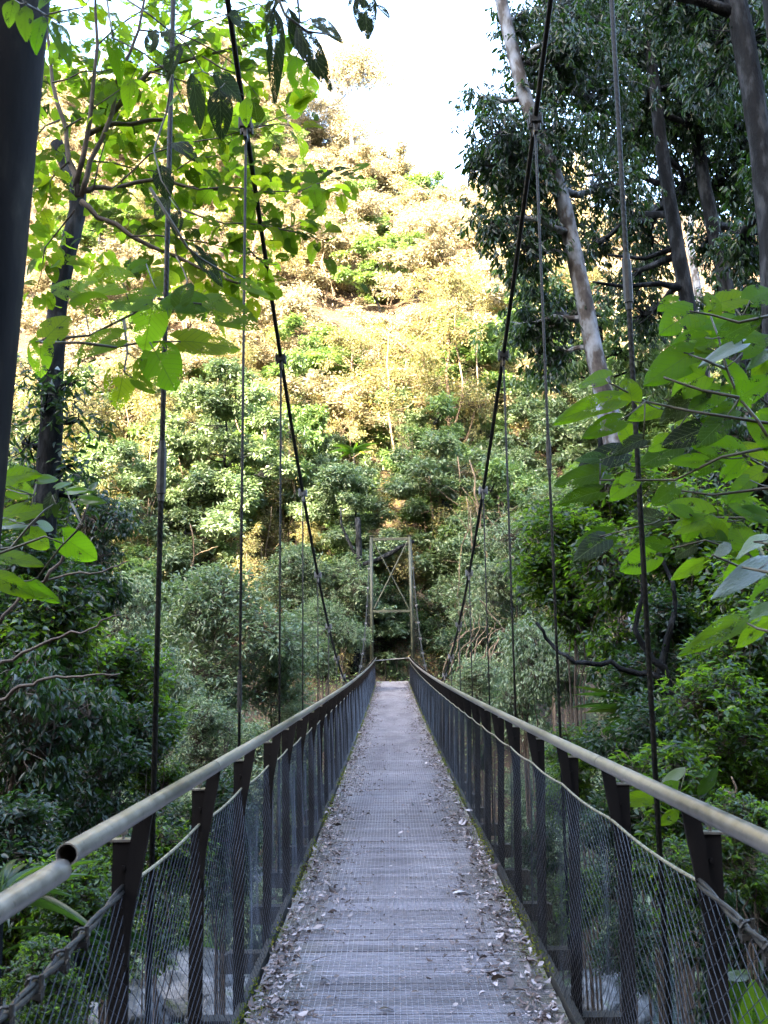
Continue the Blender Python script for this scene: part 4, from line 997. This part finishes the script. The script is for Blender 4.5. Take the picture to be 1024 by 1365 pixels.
spray('left_edge_leaf_branch', 'broad green leaves around the left pylon at mid height, one with bluish top', 3.0,
 [[(-20, 735), (15, 730), (40, 700), (60, 680), (75, 670)], [(-20, 745), (60, 715), (85, 725)], [(40, 700), (45, 660), (50, 640)], [(95, 670), (110, 700), (80, 730), (50, 770)]],
 [((10, 652), (52, 652), 36, 'big'), ((-4, 640), (40, 625), 34, 'big'), ((6, 690), (66, 672), 34, 'big'), ((-10, 698), (38, 698), 20, 'silver'), ((38, 712), (70, 728), 34, 'big'), ((84, 716), (130, 748), 42, 'big'), ((0, 742), (54, 748), 26, 'big'), ((52, 700), (74, 704), 18, 'silver'), ((70, 660), (60, 690), 20, 'darkbig'), ((50, 640), (78, 636), 16, 'bright'), ((75, 650), (96, 640), 10, 'bright'), ((90, 655), (118, 652), 12, 'bright'), ((108, 665), (140, 668), 14, 'bright'), ((120, 655), (130, 640), 10, 'bright'), ((75, 672), (72, 690), 12, 'bright'), ((-5, 770), (40, 790), 30, 'big'), ((30, 775), (70, 800), 26, 'big')], 'branch', 'heart', 10)
spray('low_right_leaf_plant', 'big glossy leaves behind the right rail near its first joint', 4.6,
 [[(960, 1200), (930, 1110), (905, 1060), (880, 1040)], [(930, 1110), (870, 1075)]],
 [((905, 1042), (868, 1066), 18, 'big'), ((880, 1062), (818, 1068), 20, 'big'), ((915, 1024), (880, 1046), 14, 'silver'), ((930, 1060), (960, 1022), 16, 'big'), ((905, 1080), (880, 1100), 16, 'big')], 'plant', 'ovate', 12)
spray('banana_like_plant', 'very large upright green leaves in the bottom right corner behind the netting', 3.2,
 [[(985, 1440), (980, 1380)]], [((990, 1400), (962, 1272), 60, 'big'), ((1010, 1420), (1008, 1312), 44, 'big'), ((1000, 1400), (1050, 1330), 50, 'big'), ((962, 1302), (1020, 1298), 14, 'silver')], 'plant', 'ovate', 13, .012)

# strap-leaved plants
def strap_plant(name, label, px, py, Z, n, L, W, seed, mat='strap', upw=.7):
    g = np.random.default_rng(seed); p = P(px, py, Z); a = g.uniform(0, 2*PI, n)
    d = np.stack([np.cos(a), np.sin(a), g.uniform(.15, 1.5, n)*upw], -1); nm = np.stack([-np.cos(a)*.9, -np.sin(a)*.9, np.ones(n)*.8], -1)
    root = empty(name, p, label, 'plant')
    l = L*g.uniform(.65, 1.15, n)
    stamp('fronds', T_STRAP, p+norm(d)*.02, d, nm, l, W*g.uniform(.8, 1.2, n), g.random(n), LM[mat], root, True, curl=g.uniform(1.0, 3.0, n))
    mb = MB(); z0 = gz(p[0], p[1]); mb.tube([(p[0], p[1], min(z0, p[2]-.3)), p+np.array([0, 0, .02])], [.05, .03], 8); mb.build('base', M_bark_dark, root, True)
    settle(root)
strap_plant('strap_leaf_plant', 'dark green strap-leaved plant at the left edge just above the handrail', -6, 1215, 3.3, 26, .36, .04, 1)
strap_plant('nest_fern', 'strap-leaved epiphyte perched beside the first right hanger', 868, 965, 7.5, 46, .55, .045, 2, 'strap', .9)
strap_plant('nest_fern', 'second darker strap-leaved plant right of the first, over the rail', 925, 1000, 7.0, 50, .6, .05, 3, 'dark', .5)
strap_plant('nest_fern', 'small bright strap-leaved fern on the slope above the far tower', 472, 605, 50, 18, 1.3, .16, 4, 'bright', .9)
strap_plant('strap_leaf_plant', 'low strap-leaved tuft under the left handrail behind the clipped rope', 96, 1260, 3.6, 26, .26, .014, 5, 'dark', .5)

# log lying across the far tower, branches and vines
mb = MB(); mb.tube([P(484, 752, 40.6), P(500, 748, 40.5), P(520, 738, 40.4), P(536, 728, 40.4), P(552, 722, 40.5)], [.09, .10, .11, .09, .07], 8, True, .1, random.Random(1))
o = mb.build('fallen_branch', M_bark_dark, None, True); tag(o, 'mossy dark branch lying slantwise across the upper bay of the far tower', 'branch')
def vines(name, label, lines, r, mat, cat='branch'):
    mb = MB()
    for q, Z in lines:
        w = [P(a, b_, Z) for a, b_ in q]; ww = []
        for a, b_ in zip(w[:-1], w[1:]): ww += list(bend(a, b_, 5, g, .35)[:-1])
        ww.append(w[-1]); mb.tube(ww, np.linspace(r, r*.35, len(ww)), 6)
    o = mb.build(name, mat, None, True); tag(o, label, cat); return o
vines('bare_branch', 'thin bare branch reaching right across the left side just above the handrail', [([(-20, 940), (25, 915), (60, 905), (110, 902), (160, 898)], 4.5)], .012, M_twig)
vines('bare_branch', 'second bare branch at left, a little higher, rising to the first hanger', [([(-20, 900), (30, 870), (80, 850), (130, 835), (160, 820)], 5)], .012, M_twig)
vines('bare_branch', 'grey crooked twig sloping up beside the left dark trunk', [([(0, 830), (30, 790), (60, 775), (120, 765), (165, 750)], 4.5), ([(60, 775), (90, 730), (112, 690), (118, 672)], 4.5)], .010, M_twig)
vines('arching_branch', 'dark arching branch rising to the left from behind the right handrail', [([(1010, 1090), (960, 1000), (905, 940), (880, 905), (840, 895), (790, 885), (745, 870), (715, 830)], 7), ([(900, 935), (870, 880), (850, 820), (845, 740)], 7), ([(880, 905), (890, 850), (900, 800), (880, 740)], 7.2), ([(960, 1000), (985, 960), (1010, 900), (1020, 840)], 6.8)], .035, M_bark_dark)
vines('arching_branch', 'second dark branch crossing behind the first right hanger low down', [([(1030, 1010), (960, 960), (900, 930), (850, 925)], 6.2), ([(930, 1080), (940, 1020), (960, 990), (1024, 960)], 6)], .02, M_bark_dark)
vines('bare_twigs', 'tangle of bare brown twigs right of the far tower under the right cable', [([(590+8*i, 900), (600+9*i, 870-4*i), (615+8*i, 840), (610+10*i, 800+6*i)], 33-i*.6) for i in range(9)] + [([(600, 860), (640, 835), (690, 850)], 31), ([(610, 890), (660, 870), (700, 880)], 30), ([(640, 800), (665, 830), (690, 870)], 30)], .025, M_bark_mid)
vines('dead_branch', 'pale forked dead branch over the right handrail near the right edge', [([(990, 1090), (978, 1060), (975, 1035)], 4.5), ([(978, 1060), (960, 1050)], 4.5)], .010, M_bark_mid)
vines('cut_log', 'pale cut log end lying below the left handrail', [([(118, 1212), (150, 1222)], 6)], .07, M_bark_pale, 'log')

# slender trunks low on the far slope, some in the sun
for i, (px, y0, y1, Z, r, lab) in enumerate(((232, 640, 850, 47, .12, 'lit slender trunk just right of the first left hanger'), (206, 680, 860, 48, .10, 'lit slender trunk left of the first left hanger'), (268, 650, 800, 49, .09, 'thin lit trunk between the two left hangers'),
        (345, 560, 800, 50, .16, 'brown trunk right of the second left hanger'), (384, 600, 790, 49, .12, 'lit trunk close to the left main cable'), (470, 690, 850, 43, .22, 'grey trunk just left of the far tower'), (452, 480, 640, 60, .12, 'pale slim stem above the far tower'), (560, 500, 620, 62, .16, 'mossy stem under the domed crown'), (592, 470, 600, 62, .16, 'second mossy stem under the domed crown'), (175, 600, 820, 46, .1, 'dark slim trunk far left on the slope'))):
    a = P(px+g.uniform(-10, 10), y0, Z); b_ = P(px, y1, Z); b_[2] = min(b_[2], gz(b_[0], b_[1])-.3)
    mb = MB(); q = bend(b_, a, 10, g, .18); mb.tube([Vector(p) for p in q], np.linspace(r, r*.6, 10), 8)
    q2 = bend(q[6], q[9]+np.array([g.uniform(-2, 2), 0, g.uniform(.2, 1)]), 5, g, .3); mb.tube([Vector(p) for p in q2], np.linspace(r*.5, r*.2, 5), 5)
    o = mb.build('tree_trunk', M_bark_mid if i != 5 else M_bark_dark, None, True); tag(o, lab, 'tree trunk')

for i in range(26):
    px = g.uniform(110, 450) if i % 2 else g.uniform(580, 800); Z = g.uniform(41, 47); y1 = 870; y0 = g.uniform(600, 740); r = g.uniform(.03, .09)
    a = P(px+g.uniform(-22, 22), y0, Z); b_ = P(px, y1, Z); b_[2] = min(b_[2], gz(b_[0], b_[1])-.3)
    mb = MB(); q = bend(b_, a, 12, g, .3); mb.tube([Vector(p) for p in q], np.linspace(r, r*.35, 12), 6)
    for k in (6, 8, 9):
        q2 = bend(q[k], q[k]+np.array([g.uniform(-1.6, 1.6), g.uniform(-.5, .5), g.uniform(.3, 1.4)]), 5, g, .3); mb.tube([Vector(p) for p in q2], np.linspace(r*.4, r*.15, 5), 5)
    o = mb.build('sapling', M_bark_mid, None, True); sd_ = 'left' if i % 2 else 'right'
    tag(o, 'slender bare-stemmed sapling on the shaded far bank, %s of the tower' % sd_, 'sapling', 'bare-stemmed saplings, %s of the far tower' % sd_)

# ground cover (stuff) : leaves over the banks, denser where the photo is leafy
def cover(name, label, n, xr, yr, L, mat, keep=None, up=.25, seed=0, tm=T_DIA, ratio=.45):
    g = np.random.default_rng(seed); x = g.uniform(*xr, n); y = g.uniform(*yr, n)
    k = (fbm(x, y, 2.2, seed+2)+g.normal(0, .35, n)) > -.15
    k &= np.abs(x-BX) < y*.50+3
    if keep: k &= keep(x, y)
    x, y = x[k], y[k]; n = len(x); z = height(x, y)+g.random(n)**1.5*up*(1+.6*fbm(x, y, 1.3, seed+5))
    d = unit(n, g); d[:, 2] = np.abs(d[:, 2])*.5; nm = norm(np.stack([g.normal(0, .5, n), g.normal(0, .5, n)-.3, np.ones(n)], -1))
    l = L*g.uniform(.6, 1.3, n); o = stamp(name, tm, np.stack([x, y, z], -1), d, nm, l, l*ratio, g.random(n), mat); tag(o, label, 'undergrowth', kind='stuff')
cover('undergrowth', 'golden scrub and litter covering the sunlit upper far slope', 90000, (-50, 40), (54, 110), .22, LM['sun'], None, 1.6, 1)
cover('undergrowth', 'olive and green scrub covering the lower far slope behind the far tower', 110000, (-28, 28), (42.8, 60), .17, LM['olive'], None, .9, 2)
cover('undergrowth', 'added shade-dark low plants on the bank directly behind the end barrier', 14000, (-6, 6), (42.3, 46), .12, LM['dark'], None, .7, 6)  # dark cover added over bare soil to carry the overhang's shade
cover('undergrowth', 'low green plants covering the bottom of the gorge under the bridge', 70000, (-22, 22), (13, 42), .15, LM['shade2'], lambda x, y: height(x, y) > -5.6+.5*np.sin(x*1.7), .6, 3)
cover('undergrowth', 'small dark plants on the near bank either side of the bridge', 50000, (-8, 8), (2.2, 14), .07, LM['bright'], None, .4, 4)

# boulders in the creek
rs = np.random.default_rng(8)
RK = [(225, 1315, 1, 1.25, 'largest pale boulder, behind the left netting between the first two posts', 0), (170, 1345, 1, .9, 'pale rounded boulder at the bottom left behind the nearest left post', 0), (262, 1200, 1, 1.0, 'flat pale boulder in the creek behind the second left post', 0),
 (140, 1185, 1, .7, 'grey boulder just left of the nearest left post', 0), (300, 1345, 1, .8, 'half hidden boulder left of the deck edge at the bottom', 0), (236, 1262, 1, 1.5, 'flat rock covered in vivid green moss behind the left netting', 1), (330, 1180, 1, .9, 'boulder in the creek behind the third left post', 0),
 (745, 1108, 1, 1.9, 'long dark slab lying across the creek behind the right netting', 2), (750, 1160, 1, 1.7, 'second dark slab, just below the long slab on the right', 2), (790, 1335, 1, 1.0, 'pale boulder low on the right behind the netting', 0), (725, 1290, 1, .7, 'small boulder at the right of the deck edge', 0), (700, 1200, 1, .8, 'boulder in the creek behind the right netting', 0),
 (90, 1110, 1, 1.2, 'boulder at the left above the open handrail end', 0), (820, 1240, 1, .8, 'boulder behind the second right post', 0)]
M_mossrock = surf('mossy_rock', [(.3, (.03, .07, .008)), (.55, (.09, .19, .012)), (.75, (.14, .22, .03))], 3, .9, 0, .9, .04)
M_darkrock = surf('dark_wet_rock', [(.3, (.015, .013, .012)), (.6, (.05, .042, .038)), (.8, (.10, .09, .08))], 2, .5, 0, .8, .05)
for px, py, Z, r, lab, kd in RK:
    p = P(px, py, Z); d = p-EYE; t = 1.0
    for _ in range(800):
        q = EYE+d*t
        if q[2] < max(gz(q[0], q[1]), -5.4)+.2*r: break
        t += .05
    import bmesh
    bm2 = bmesh.new(); bmesh.ops.create_icosphere(bm2, subdivisions=4, radius=1); sd = rs.uniform(0, 10)
    for v in bm2.verts:
        c = np.array(v.co); k = 1+.22*fbm(c[0]+sd, c[1]+c[2], 1.4, sd)+.05*fbm(c[0]*3, c[1]*3+c[2]*2+sd, .9, 2); v.co = v.co*float(k)
    me = bpy.data.meshes.new('boulder'); bm2.to_mesh(me); bm2.free()
    o = finish('boulder', me, (M_rock, M_mossrock, M_darkrock)[kd], None, True); o.location = q; o.scale = (r*1.2, r*.9, r*(.55 if kd == 0 else .28)); o.rotation_euler = (0, 0, rs.uniform(0, 3)); tag(o, lab, 'boulder')
# mossy flat patch seen through the left netting
